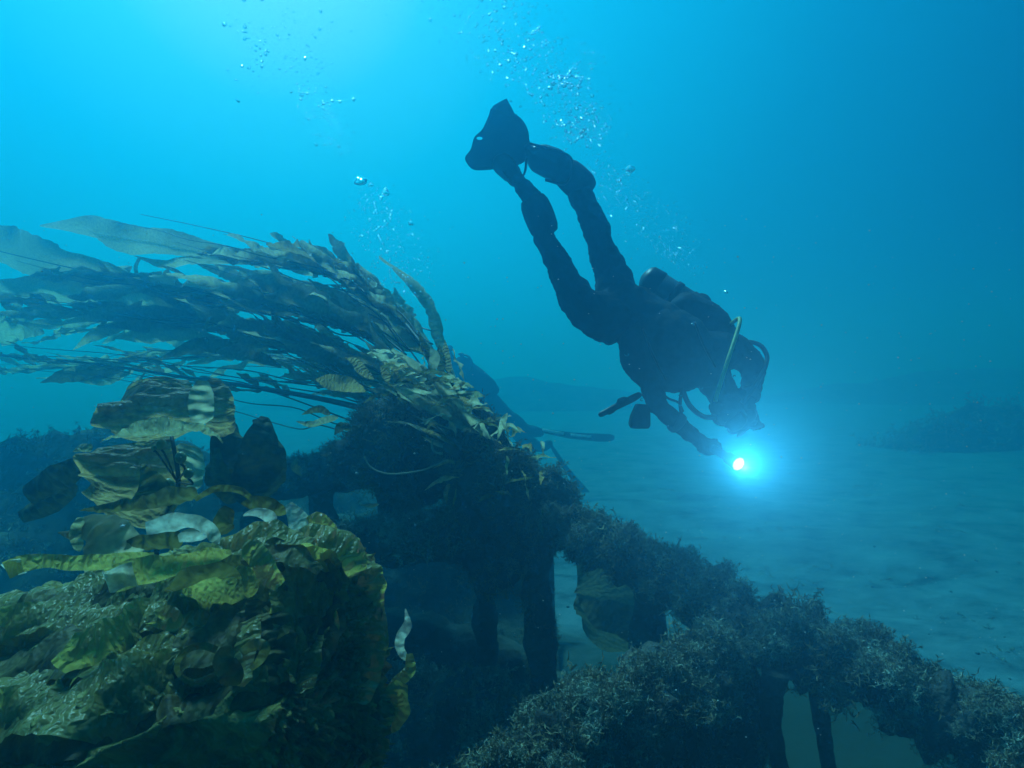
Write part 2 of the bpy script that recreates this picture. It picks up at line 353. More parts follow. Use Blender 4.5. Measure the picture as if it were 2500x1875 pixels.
# stump the kelp is rooted on
b_stump = organic('stump', [[(P(1205, 1330, 2.62), .175), (P(1205, 1200, 2.55), .165), (P(1170, 1110, 2.6), .155), (P(1100, 1040, 2.65), .13)],
                         [(P(1080, 1030, 2.7), .13), (P(980, 1040, 2.75), .15), (P(900, 1100, 2.9), .13)], [(P(1030, 1160, 2.85), .17), (P(960, 1090, 2.85), .18)]],
                M['crust'], wreck, voxel=.022, smooth=3, lump=.07, lscale=6)
beams.append(b_stump)
blk = organic('bollard', [[(P(1352, 1205, 2.8), .10), (P(1355, 1240, 2.8), .12), (P(1350, 1270, 2.8), .10)]], M['crust'], wreck, voxel=.014, smooth=2, lump=.03, lscale=11)

# ------------------------------------------------------------------ turf algae
def tuft_template(seed, stems=6, leaf=12, curl=1.7):
    r = np.random.default_rng(seed); V = []; T = []
    def strip(p0, d, L, w, n=4, bend=None):
        bend = bend if bend is not None else r.normal(0, 1, 3)
        pts = [p0]; dd = d / np.linalg.norm(d)
        for k in range(n):
            dd = unit(dd + bend * curl / n + r.normal(0, .18, 3)); pts.append(pts[-1] + dd * L / n)
        side = unit(np.cross(dd, r.normal(0, 1, 3))); o = len(V)
        for k, p in enumerate(pts):
            ww = w * (1 - .75 * k / n); V.append(p - side * ww); V.append(p + side * ww)
        for k in range(n): a = o + 2 * k; T.extend([(a, a + 1, a + 3), (a, a + 3, a + 2)])
        return pts
    for s in range(stems):
        d = np.array([r.normal(0, .7), r.normal(0, .7), 1.0]); L = r.uniform(.35, .85)
        p = strip(r.normal(0, .12, 3) * [1, 1, 0], d, L, .028)
        for l in range(leaf):
            q = p[r.integers(1, len(p))]
            strip(q, unit(d) * .6 + r.normal(0, .6, 3), L * r.uniform(.2, .4), .03, 2)
    return np.array(V), np.array(T)
TUFTS = [tuft_template(s) for s in range(8)]
HAIR = [tuft_template(40 + s, 9, 2, 1.6) for s in range(5)]
def sample_surface(o, n, minz=-.25, top=0.0):
    me = o.data; me.calc_loop_triangles(); off = wloc(o)
    co = np.empty(len(me.vertices) * 3, np.float32); me.vertices.foreach_get('co', co); co = co.reshape(-1, 3) + off
    tr = np.empty(len(me.loop_triangles) * 3, np.int32); me.loop_triangles.foreach_get('vertices', tr); tr = tr.reshape(-1, 3)
    a, b, c = co[tr[:, 0]], co[tr[:, 1]], co[tr[:, 2]]
    nn = np.cross(b - a, c - a); ar = np.linalg.norm(nn, axis=1); nn = unit(nn)
    w = ar * (nn[:, 2] > minz) * (1 + top * np.clip(nn[:, 2], 0, 1)); w /= w.sum()
    i = rng.choice(len(tr), n, p=w); u, v = rng.random(n), rng.random(n); f = u + v > 1; u[f] = 1 - u[f]; v[f] = 1 - v[f]
    return a[i] + (b[i] - a[i]) * u[:, None] + (c[i] - a[i]) * v[:, None], nn[i]
def turf(name, o, n, size, label, mat, temps=TUFTS, minz=-.25, drift=(-.35, .0, .35), clump=9, top=1.5, parent=None):
    pts, nn = sample_surface(o, int(n * 2.2), minz, top)
    cl = np.array([mnoise.noise(Vector(p * clump)) + .5 * mnoise.noise(Vector(p * clump * 3)) for p in pts])
    keep = np.argsort(-(cl + rng.normal(0, .2, len(cl))))[:n]; pts, nn, cl = pts[keep], nn[keep], cl[keep]
    up = unit(nn * .8 + np.array(drift) + rng.normal(0, .25, nn.shape))
    a = unit(np.cross(up, rng.normal(0, 1, up.shape))); b = np.cross(up, a)
    sz = size * (0.65 + .6 * rng.random(n)) * (1 + .9 * np.clip(cl, -.75, 1))
    Vs, Fs = [], []; o0 = 0
    which = rng.integers(0, len(temps), n)
    for k, (tv, tf) in enumerate(temps):
        idx = np.where(which == k)[0]
        if not len(idx): continue
        Bm = np.stack([a[idx], b[idx], up[idx]], axis=1) * sz[idx][:, None, None]
        V = np.einsum('vk,nkd->nvd', tv, Bm) + (pts[idx] - up[idx] * .004)[:, None]
        Fk = tf[None] + (np.arange(len(idx)) * len(tv))[:, None, None] + o0
        Vs.append(V.reshape(-1, 3)); Fs.append(Fk.reshape(-1, 3)); o0 += len(idx) * len(tv)
    t = obj(name, np.vstack(Vs), np.vstack(Fs), mat, parent, smooth=False)
    if label: tag(t, label, 'algae')
    t['kind'] = 'stuff'
    return t
turf('algae_turf', b_right, 5400, .037, 'frilly teal turf algae covering the long beam sloping to the right', M['turf'])
turf('algae_turf', b_front, 5400, .032, 'frilly pale turf algae covering the near beam at the bottom', M['turf'])
turf('algae_turf', b_right, 300, .062, 'scattered taller brown weed standing on the long sloping beam', M['turf_red'], clump=6)
turf('algae_turf', b_front, 260, .052, 'scattered taller brown weed standing on the near beam', M['turf_red'], clump=7)
turf('algae_turf', b_foot, 1500, .05, 'dark algae on the fallen beam low inside the wreck', M['turf'])
turf('algae_turf', b_left, 700, .055, 'dark turf algae on the beam left of the central post', M['turf'])
turf('algae_turf', b_back, 700, .055, 'dim turf algae on the rear beam under the swept kelp', M['turf'])
turf('algae_turf', pl1, 1100, .05, 'sparse dark algae on the shaded hull plate', M['turf_red'], minz=-2, top=0)
turf('algae_turf', pl2, 900, .05, 'dark algae on the plate below the near beam', M['turf'], minz=-2, top=0)
turf('algae_turf', b_stump, 2400, .055, 'shaggy brown algae hanging over the kelp stump', M['turf_red'], HAIR, minz=-2, drift=(-.2, -.1, -.15), top=.5)
turf('algae_turf', blk, 160, .05, 'short algae on the round bollard beside the stump', M['turf'])
turf('algae_turf', post, 260, .035, 'thin algae fuzz on the central post', M['turf_red'], HAIR, minz=-2, top=0)

# ------------------------------------------------------------------ kelp blades
def blade(name, spine, hw, mat, parent, tilt=0., n=36, m=9, ruffle=.25, rf=28., cup=.15, corr=0., cf=160., tip=.0, base=.15, tear=0., label=None, prof=True, nrm=None):
    """spine: world points from base to tip; hw: half-widths in metres along it"""
    sp = spline(spine, n); u = np.linspace(0, 1, n); w = np.interp(u, np.linspace(0, 1, len(hw)), hw)
    if prof: w = w * np.clip(np.minimum((u + .02) / base, 1), .08, 1) ** .7 * (tip + (1 - tip) * np.clip((1.001 - u) / .25, 0, 1) ** .6)
    tg = unit(np.gradient(sp, axis=0)); vw = unit(sp - CO)
    sd_ = unit(np.cross(tg, vw)); nr = unit(np.cross(sd_, tg))
    if nrm is not None: sd_ = unit(np.cross(tg, nrm)); nr = unit(np.cross(sd_, tg))
    tl = np.broadcast_to(tilt, (n,)) if not isinstance(tilt, (list, tuple)) else np.interp(u, np.linspace(0, 1, len(tilt)), tilt)
    ln = np.concatenate([[0], np.cumsum(np.linalg.norm(np.diff(sp, axis=0), axis=1))])
    ph = rng.uniform(0, 6.28, 6); V = []; UV = []
    so = rng.uniform(0, 50)
    for i in range(n):
        c, s = math.cos(tl[i]), math.sin(tl[i]); S_ = sd_[i] * c + nr[i] * s; N_ = nr[i] * c - sd_[i] * s
        for k in range(m):
            v = -1 + 2 * k / (m - 1)
            e = v
            if tear: e = v * (1 - tear * max(0, mnoise.noise(Vector((ln[i] * 30 + so, v * 1.5, 1)))) * abs(v))
            lat = rf * ln[i]
            z = ruffle * w[i] * abs(v) ** 1.6 * (math.sin(lat + ph[0] + (1.9 if v > 0 else 0)) + .5 * math.sin(lat * 1.9 + ph[1]) + .3 * abs(v) * math.sin(lat * 4.3 + ph[2] + 2 * v)) + cup * w[i] * (v * v - .4)
            z += corr * (mnoise.noise(Vector((ln[i] * cf + so, v * w[i] * cf * .3, 2)))) * (1 - .5 * abs(v))
            V.append(sp[i] + S_ * w[i] * e + N_ * z); UV.append((ln[i] + so, v * w[i]))
    Fc = [(i * m + k, (i + 1) * m + k, (i + 1) * m + k + 1, i * m + k + 1) for i in range(n - 1) for k in range(m - 1)]
    o = obj(name, V, Fc, mat, parent, uv=UV)
    if label: o['label'] = label
    return o
def bpx(f, pts, hwpx, mat, parent, name='blade', **k):
    """blade surveyed in a measuring frame f: (x, y, depth) points, half-widths in that frame's pixels"""
    d = np.mean([p[2] for p in pts]); return blade(name, [f(*p) for p in pts], [h / f.s * d / F for h in hwpx], mat, parent, **k)
C1, C2, C3 = crop(1100, 200, 2.592), crop(1400, 600, 2.765), crop(0, 450, 2.765)
C5, G1, G4, C6 = crop(0, 900, 1.701), crop(1000, 750, 3.318), crop(300, 1150, 2.288), crop(700, 800, 3.017)
S1 = crop(0, 0, 1.0)

def away(p): return [(x, y, d + 3.3 * max(0, (1100 - x) / 1100)) for x, y, d in p]
def frond(label, path, nblades, seed, lo=.25, hi=.55, wlo=.025, whi=.055, mat='drift', t0=.12, t1=1., spread=.35, stipe_r=.008, heroes=()):
    global rng
    keep = rng; rng = np.random.default_rng(seed)
    sp = spline(px(away(path)), 80); k = thing('kelp', sp[0], label, 'kelp', 'kelp swept over the wreck')
    tube('stipe', sp[::4], [stipe_r * 1.4, stipe_r, stipe_r * .5], M['stipe'], k, n=60, ns=7)
    tg = unit(np.gradient(sp, axis=0))
    for b in range(7):                                   # bare stringy side stipes
        o_ = np.cumsum(rng.normal(0, .02, (9, 3)), axis=0) + rng.normal(0, .05, 3); a_ = int(rng.integers(0, 30)); e_ = int(rng.integers(50, 80))
        tube('stipe', np.array([sp[int(v)] for v in np.linspace(a_, e_ - 1, 9)]) + o_, [.0045, .0025], M['stipe'], k, n=40, ns=5)
    for b in range(nblades):
        t = t0 + (t1 - t0) * (b + rng.random()) / nblades; i = min(79, int(t * 79)); p = sp[i]; d = tg[i]
        side = CU * rng.normal(.05, spread) + CF * rng.normal(0, spread) ; d0 = unit(d + side * .9)
        L = rng.uniform(lo, hi); pts = [p]; dd = d0
        for q in range(4):
            dd = unit(dd * .8 + (tg[min(79, i + 4 + 4 * q)]) * .28 + rng.normal(0, .13, 3) * [1, 1, .6]); pts.append(pts[-1] + dd * L / 4)
        w = rng.uniform(wlo, whi)
        blade('blade', pts, [w * .35, w, w * .9, w * .6], M[mat if rng.random() > .12 else 'brown'], k, tilt=[rng.normal(.3, .5), rng.normal(.3, .8), rng.normal(.3, 1.1)], n=38, m=7, ruffle=rng.uniform(.25, .7), rf=rng.uniform(9, 26), tip=rng.choice([.05, .3, .5]), base=.3, tear=.5, cup=rng.uniform(-.4, .6))
    for pts, hw, kw in heroes:
        bpx(C3, [(x, y, d + 3.3 * max(0, (1100 - x / 2.765) / 1100)) for x, y, d in pts], hw, M[kw.pop('m', mat)], k, **kw)
    rng = keep
    return k
frond('tallest kelp frond arching over the top of the swept mass', [(1190, 1060, 2.6), (1060, 880, 2.6), (960, 760, 2.6), (850, 680, 2.55), (700, 640, 2.5), (520, 600, 2.45), (330, 560, 2.4), (180, 535, 2.4)], 40, 1, .4, 1.0, .016, .06, t0=.2, t1=.6, spread=.09,
  heroes=[([(1830, 545, 2.4), (1500, 470, 2.4), (1150, 390, 2.35), (850, 370, 2.35), (600, 290, 2.3), (270, 280, 2.3)], [25, 55, 85, 110, 95, 40], dict(tilt=.35, n=50, tip=.1, tear=.12, ruffle=.12, rf=9)),
          ([(1600, 530, 2.5), (1300, 510, 2.45), (1100, 540, 2.4), (900, 480, 2.4)], [15, 30, 30, 12], dict(tilt=.3)),
          ([(2212, 620, 2.6), (2050, 520, 2.6), (1900, 450, 2.6), (1720, 470, 2.6)], [20, 50, 40, 12], dict(m='olive', tilt=-.3)),
          ([(2250, 640, 2.6), (2170, 530, 2.6), (2110, 450, 2.6), (2085, 370, 2.6)], [14, 26, 20, 8], dict()),
          ([(1290, 650, 2.4), (1180, 580, 2.4), (1070, 545, 2.4)], [8, 12, 8], dict()),
          ([(940, 500, 2.35), (915, 570, 2.35), (950, 640, 2.35), (1050, 690, 2.35)], [10, 12, 10, 5], dict(prof=False))])
frond('broad dark kelp frond streaming out of the left edge', [(1160, 1070, 2.5), (1010, 900, 2.5), (840, 780, 2.45), (650, 735, 2.4), (430, 700, 2.3), (200, 660, 2.25), (-100, 590, 2.2)], 48, 2, .5, 1.1, .02, .085, t0=.2, t1=.85, spread=.2,
  heroes=[([(950, 640, 2.3), (700, 580, 2.3), (400, 540, 2.25), (100, 440, 2.25), (-200, 330, 2.2)], [20, 60, 130, 170, 120], dict(tilt=.4, n=50, ruffle=.1, rf=8, tear=.1, tip=.5)),
          ([(1500, 930, 2.4), (1200, 800, 2.35), (900, 720, 2.3), (500, 700, 2.3), (150, 720, 2.25), (-150, 700, 2.2)], [30, 80, 110, 120, 110, 100], dict(tilt=.25, n=50, ruffle=.12, rf=8, tear=.1, tip=.4)),
          ([(1700, 980, 2.4), (1450, 850, 2.4), (1250, 770, 2.4), (1000, 720, 2.35)], [25, 60, 50, 20], dict(m='olive', tilt=-.2))])
frond('middle kelp frond with torn narrow blades', [(1130, 1090, 2.45), (970, 970, 2.45), (800, 870, 2.4), (600, 810, 2.35), (380, 780, 2.3), (120, 745, 2.25), (-120, 700, 2.2)], 48, 3, .5, 1.1, .018, .08, t0=.2, t1=.9, spread=.2,
  heroes=[([(1550, 960, 2.35), (1300, 930, 2.3), (1000, 890, 2.3), (700, 880, 2.25), (350, 960, 2.25)], [25, 60, 70, 60, 15], dict(tilt=.3, n=44, tear=.2, ruffle=.15, rf=10)),
          ([(1000, 850, 2.3), (800, 960, 2.3), (640, 1020, 2.3), (490, 1120, 2.3)], [15, 40, 40, 15], dict(tilt=.2, tear=.2)),
          ([(1500, 1040, 2.35), (1200, 1000, 2.3), (980, 1020, 2.3), (760, 1040, 2.3)], [15, 60, 65, 20], dict(tilt=.3, ruffle=.15)),
          ([(1900, 1230, 2.4), (1600, 1110, 2.4), (1350, 1090, 2.35), (1050, 1190, 2.35)], [30, 50, 60, 20], dict(m='olive', tilt=.3))])
frond('lowest kelp frond on a long thick dark stipe', [(1120, 1110, 2.4), (960, 1020, 2.4), (790, 975, 2.35), (620, 945, 2.3), (430, 918, 2.3), (250, 890, 2.25), (0, 868, 2.2), (-150, 850, 2.2)], 36, 4, .25, .55, .008, .026, t0=.35, t1=.95, spread=.3, stipe_r=.013,
  heroes=[([(300, 1000, 2.4), (150, 960, 2.4), (0, 1000, 2.4), (-200, 1010, 2.4)], [30, 80, 100, 60], dict(tilt=.4)),
          ([(840, 1250, 2.4), (650, 1270, 2.4), (450, 1290, 2.4), (270, 1340, 2.4)], [20, 45, 55, 20], dict(m='olive', tear=.3)),
          ([(840, 1290, 2.4), (700, 1320, 2.4), (520, 1330, 2.4)], [20, 40, 15], dict(tear=.3)),
          ([(0, 870, 2.3), (-1, 900, 2.3), (330, 965, 2.3), (480, 900, 2.3)], [8, 12, 14, 10], dict())])
frond('rear kelp frond fading into the blue behind the others', [(1200, 1050, 3.1), (1080, 890, 3.1), (960, 800, 3.1), (800, 740, 3.1), (620, 720, 3.0), (420, 760, 3.0), (200, 790, 3.0), (-100, 800, 3.0)], 46, 5, .6, 1.3, .02, .08, t0=.1, t1=.9, spread=.28)
frond('low rear kelp frond, palest of all, drifting level behind the thick stipe', [(1150, 1040, 3.2), (1000, 950, 3.2), (820, 900, 3.2), (600, 870, 3.2), (350, 880, 3.2), (100, 900, 3.2), (-100, 905, 3.2)], 70, 11, .4, .9, .012, .05, t0=.1, t1=.95, spread=.3)
frond('short bushy kelp frond lying over the root of the mass', [(1230, 1110, 2.5), (1120, 1010, 2.45), (1010, 950, 2.42), (900, 890, 2.4), (760, 840, 2.4), (640, 800, 2.4)], 95, 6, .25, .55, .010, .032, t0=.05, t1=1, spread=.3)
frond('second bushy kelp frond drooping below the swept mass', [(1200, 1130, 2.5), (1080, 1060, 2.5), (960, 1020, 2.48), (860, 960, 2.45), (740, 920, 2.45)], 76, 8, .18, .42, .006, .02, t0=.05, t1=1, spread=.4)
# kelp leaves on the stump
k = thing('kelp', P(1215, 1120, 2.4), 'stubby kelp with many small pale tipped leaves crowning the dark stump', 'kelp', 'kelp swept over the wreck')
for i in range(88):
    t = rng.random(); x = 950 + 370 * t + rng.normal(0, 16); yt = np.interp(x, [900, 1000, 1100, 1200, 1300, 1400], [860, 850, 890, 960, 1040, 1130])
    y = yt + abs(rng.normal(0, 50 if i % 3 else 130)) + 14; d = 2.42 + rng.uniform(-.12, .1) - .1 * min(1, (y - yt) / 100)
    L = rng.uniform(28, 85); a = R(184 + rng.normal(-5, 18)) if i % 6 else R(110 + rng.normal(0, 30))
    dx, dy = math.cos(a) * L, -math.sin(a) * L
    bpx(S1, [(x, y, d), (x + dx * .5, y + dy * .5 - 6, d - .03), (x + dx, y + dy + rng.normal(0, 8), d - .05)], [5, rng.uniform(5, 11), 4], M[['drift', 'olive', 'brown', 'tan'][rng.choice(4, p=[.4, .25, .25, .1])]], k, tilt=rng.normal(.9, .5), n=16, m=5, base=.4, tip=.15, tear=.4, ruffle=.7, rf=60)
k = thing('kelp', C6(1080, 330, 2.6), 'upright brown kelp leaves standing beside the hidden diver', 'kelp', 'kelp swept over the wreck')
for pts, hw, mt in [([(1090, 300, 2.6), (1040, 190, 2.6), (1000, 110, 2.6), (975, 30, 2.6)], [25, 34, 22, 8], 'olive'), ([(1140, 330, 2.6), (1130, 230, 2.6), (1125, 130, 2.6)], [30, 40, 16], 'olive'),
                ([(1200, 330, 2.6), (1175, 200, 2.6), (1165, 90, 2.6)], [26, 28, 10], 'brown'), ([(1050, 230, 2.6), (1000, 160, 2.6), (900, 150, 2.6)], [18, 22, 8], 'brown'), ([(1060, 320, 2.55), (1090, 220, 2.55), (1060, 150, 2.55)], [34, 40, 20], 'drift')]:
    bpx(C6, pts, hw, M[mt], k, n=20, m=6, tip=.1)
k = thing('kelp', C6(660, 560, 2.45), 'loose tan kelp leaves hanging under the swept mass', 'kelp', 'kelp swept over the wreck')
for pts, hw, mt in [([(580, 470, 2.35), (450, 420, 2.3), (300, 400, 2.3), (210, 380, 2.3)], [25, 60, 60, 20], 'brown'), ([(640, 380, 2.3), (560, 320, 2.3), (500, 250, 2.3), (430, 220, 2.3)], [16, 38, 36, 10], 'brown'),
                ([(750, 410, 2.3), (730, 340, 2.3), (690, 290, 2.3)], [12, 38, 14], 'brown'), ([(820, 350, 2.3), (780, 290, 2.3), (700, 250, 2.3)], [14, 34, 12], 'brown'),
                ([(380, 660, 2.5), (280, 680, 2.5), (180, 715, 2.5), (70, 690, 2.5)], [25, 30, 28, 10], 'tan'), ([(320, 640, 2.55), (230, 600, 2.55), (110, 640, 2.55)], [25, 30, 10], 'olive'),
                ([(480, 740, 2.5), (400, 730, 2.5), (350, 790, 2.5)], [18, 40, 14], 'olive'), ([(1240, 1000, 2.4), (1180, 985, 2.4), (1080, 1035, 2.4)], [14, 16, 6], 'tan'),
                ([(1230, 1100, 2.4), (1110, 1130, 2.4), (1015, 1200, 2.4)], [14, 16, 6], 'tan'), ([(1200, 1150, 2.4), (1170, 1220, 2.4), (1180, 1300, 2.4)], [16, 20, 8], 'brown'),
                ([(1250, 1180, 2.38), (1240, 1260, 2.38), (1225, 1315, 2.38)], [14, 24, 8], 'brown'), ([(110, 1090, 3), (60, 1020, 3), (90, 960, 3)], [30, 40, 14], 'olive'),
                ([(1300, 560, 2.3), (1340, 600, 2.3), (1360, 640, 2.3)], [10, 22, 10], 'tan'), ([(680, 1300, 3.0), (620, 1310, 3.0), (540, 1305, 3.0)], [8, 16, 5], 'drift')]:
    bpx(C6, pts, hw, M[mt], k, n=20, m=6, tip=.12, tear=.35, tilt=rng.normal(.2, .3))
# brown ridged kelp in the middle left
k = thing('kelp', C5(640, 780, 1.5), 'brown ridged kelp with round floats standing at the left', 'kelp')
tube('stipe', [C5(640, 800, 1.5), C5(690, 600, 1.5), C5(740, 480, 1.5), C5(720, 320, 1.5), C5(700, 230, 1.55)], [.007, .006, .004], M['stipe'], k)
for pts, hw, mt, kw in [
    ([(650, 310, 1.92), (640, 210, 1.9), (640, 120, 1.9), (650, 45, 1.95)], [170, 215, 195, 120], 'brown', dict(tilt=.25, tip=.95, tear=.25)),
    ([(900, 310, 1.9), (925, 220, 1.88), (910, 130, 1.88), (880, 40, 1.92)], [40, 70, 62, 40], 'brown', dict(tilt=-.3, tip=.8, tear=.2)),
    ([(840, 230, 1.7), (835, 150, 1.7), (840, 50, 1.7)], [40, 50, 40], 'drift', dict(tip=.4)),
    ([(930, 300, 1.45), (820, 250, 1.42), (700, 250, 1.42), (560, 260, 1.42), (420, 300, 1.45)], [10, 30, 42, 40, 15], 'tan', dict(tilt=.8, tear=.4)),
    ([(510, 640, 1.5), (530, 530, 1.47), (545, 420, 1.47), (560, 310, 1.52)], [170, 205, 200, 140], 'brown', dict(tilt=.35, tip=.95, tear=.25)),
    ([(760, 520, 1.58), (770, 420, 1.57), (790, 320, 1.6)], [70, 90, 60], 'drift', dict(tilt=-.2, tip=.6)),
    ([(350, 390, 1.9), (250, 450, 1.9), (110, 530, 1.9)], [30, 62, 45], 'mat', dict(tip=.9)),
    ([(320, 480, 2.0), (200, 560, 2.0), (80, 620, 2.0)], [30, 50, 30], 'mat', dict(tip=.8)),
    ([(640, 570, 1.35), (640, 500, 1.35), (610, 440, 1.35), (585, 395, 1.35)], [90, 70, 38, 18], 'olive', dict(tilt=.5, tip=.5, base=.05)),
    ([(820, 510, 1.3), (700, 540, 1.3), (560, 570, 1.3), (330, 590, 1.32)], [40, 48, 30, 20], 'olive', dict(tilt=.55)),
    ([(480, 860, 1.25), (470, 740, 1.2), (420, 660, 1.2), (320, 640, 1.22)], [110, 100, 80, 55], 'drift', dict(tilt=-.3, tip=.6)),
    ([(330, 760, 1.2), (318, 690, 1.2), (335, 620, 1.2)], [14, 26, 22], 'tan', dict(tip=.5)),
    ([(760, 700, 1.2), (640, 720, 1.2), (520, 720, 1.22)], [50, 40, 24], 'olive', dict(tilt=.5)),
    ([(430, 640, 1.3), (330, 690, 1.35), (240, 680, 1.4)], [20, 26, 10], 'brown', dict()),
    ([(380, 330, 1.7), (340, 330, 1.7), (300, 345, 1.7)], [16, 18, 6], 'tan', dict())]:
    bpx(C5, pts, hw, M[mt], k, n=64, m=19, ruffle=.3, rf=24, corr=.020, cf=55, cup=rng.uniform(.1, .5), **kw)
for x, y, r in [(670, 315, 21), (750, 370, 23), (782, 436, 20), (700, 482, 25), (640, 330, 12)]:
    c = C5(x, y, 1.42); rr = r / 1.701 * 1.42 / F; v, f = ball_vf((0, 0, 0), 1, 3); v = v * np.array([rr * .95, rr, rr * 1.1]) + c
    fo = obj('float', v, f, M['float'], k)
    tube('float_stalk', [c - CU * rr, c - CU * rr * 2.2 + CR * .01, C5(735, 470, 1.5)], [.003, .002], M['stipe'], fo, n=10, ns=6)
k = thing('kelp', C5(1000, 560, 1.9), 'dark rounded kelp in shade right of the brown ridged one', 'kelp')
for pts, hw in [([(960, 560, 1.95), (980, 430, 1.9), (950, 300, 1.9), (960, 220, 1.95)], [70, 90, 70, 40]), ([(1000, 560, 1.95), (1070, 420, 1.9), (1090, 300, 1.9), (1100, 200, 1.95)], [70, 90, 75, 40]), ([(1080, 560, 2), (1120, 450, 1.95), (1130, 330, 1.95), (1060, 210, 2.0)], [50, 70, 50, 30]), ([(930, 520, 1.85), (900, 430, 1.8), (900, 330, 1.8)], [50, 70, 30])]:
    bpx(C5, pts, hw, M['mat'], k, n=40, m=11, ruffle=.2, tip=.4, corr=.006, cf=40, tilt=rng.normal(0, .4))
# ------------------------------------------------------------------ foreground kelp heap
heap = thing('kelp_heap', P(500, 2100, 1.0), 'big heap of wet green kelp filling the lower left corner', 'kelp')
def heap_mass():
    ch = [[(P(-250, 1720, 1.1), .16), (P(100, 1680, 1.12), .16), (P(330, 1640, 1.14), .16), (P(560, 1510, 1.14), .145), (P(690, 1440, 1.15), .11), (P(800, 1430, 1.16), .08)],
          [(P(-250, 1930, 1.0), .21), (P(100, 1890, 1.0), .21), (P(350, 1830, 1.02), .20), (P(560, 1720, 1.06), .17), (P(700, 1600, 1.1), .12), (P(790, 1540, 1.14), .09)],
          [(P(600, 1750, 1.05), .19), (P(770, 1600, 1.12), .105), (P(800, 1800, 1.1), .10), (P(780, 2100, 1.08), .11)], [(P(-100, 2100, .95), .2), (P(650, 2100, 1.0), .22)], [(P(300, 1900, .98), .24), (P(500, 2050, 1.0), .22)]]
    def fold(c):                                     # layered folds: along the sweep on the left, down the flank on the right
        t = min(1, max(0, (c[0] + .36) / .16)); q = c[2] * (1 - t) + c[0] * t; r = c[0] * (1 - t) + c[2] * t
        w_ = .012 * mnoise.noise(Vector((r * 9, q * 9, 5))); q += w_
        return -.036 + .045 * (1 - abs(mnoise.noise(Vector((r * 5, c[1] * 4, q * 20)))) * 2) ** 2 + .016 * (1 - abs(mnoise.noise(Vector((r * 13 + 3, c[1] * 8, q * 45)))) * 2) + .0035 * mnoise.noise(Vector((r * 90, c[1] * 50, q * 60)))
    o = organic('matted_blades', ch, M['mass'], heap, voxel=.006, smooth=3, lump=.03, lscale=8, fold=fold)
    me = o.data; off = wloc(o); l = me.uv_layers.new(name='UVMap'); nl = len(me.loops); idx = np.empty(nl, np.int32); me.loops.foreach_get('vertex_index', idx)
    co = np.empty(len(me.vertices) * 3, np.float32); me.vertices.foreach_get('co', co); co = co.reshape(-1, 3)
    l.data.foreach_set('uv', np.stack([co[idx, 0] * .9 + co[idx, 2] * .5, co[idx, 2] + co[idx, 1]], 1).astype(np.float32).ravel())
    return o
HM = heap_mass()
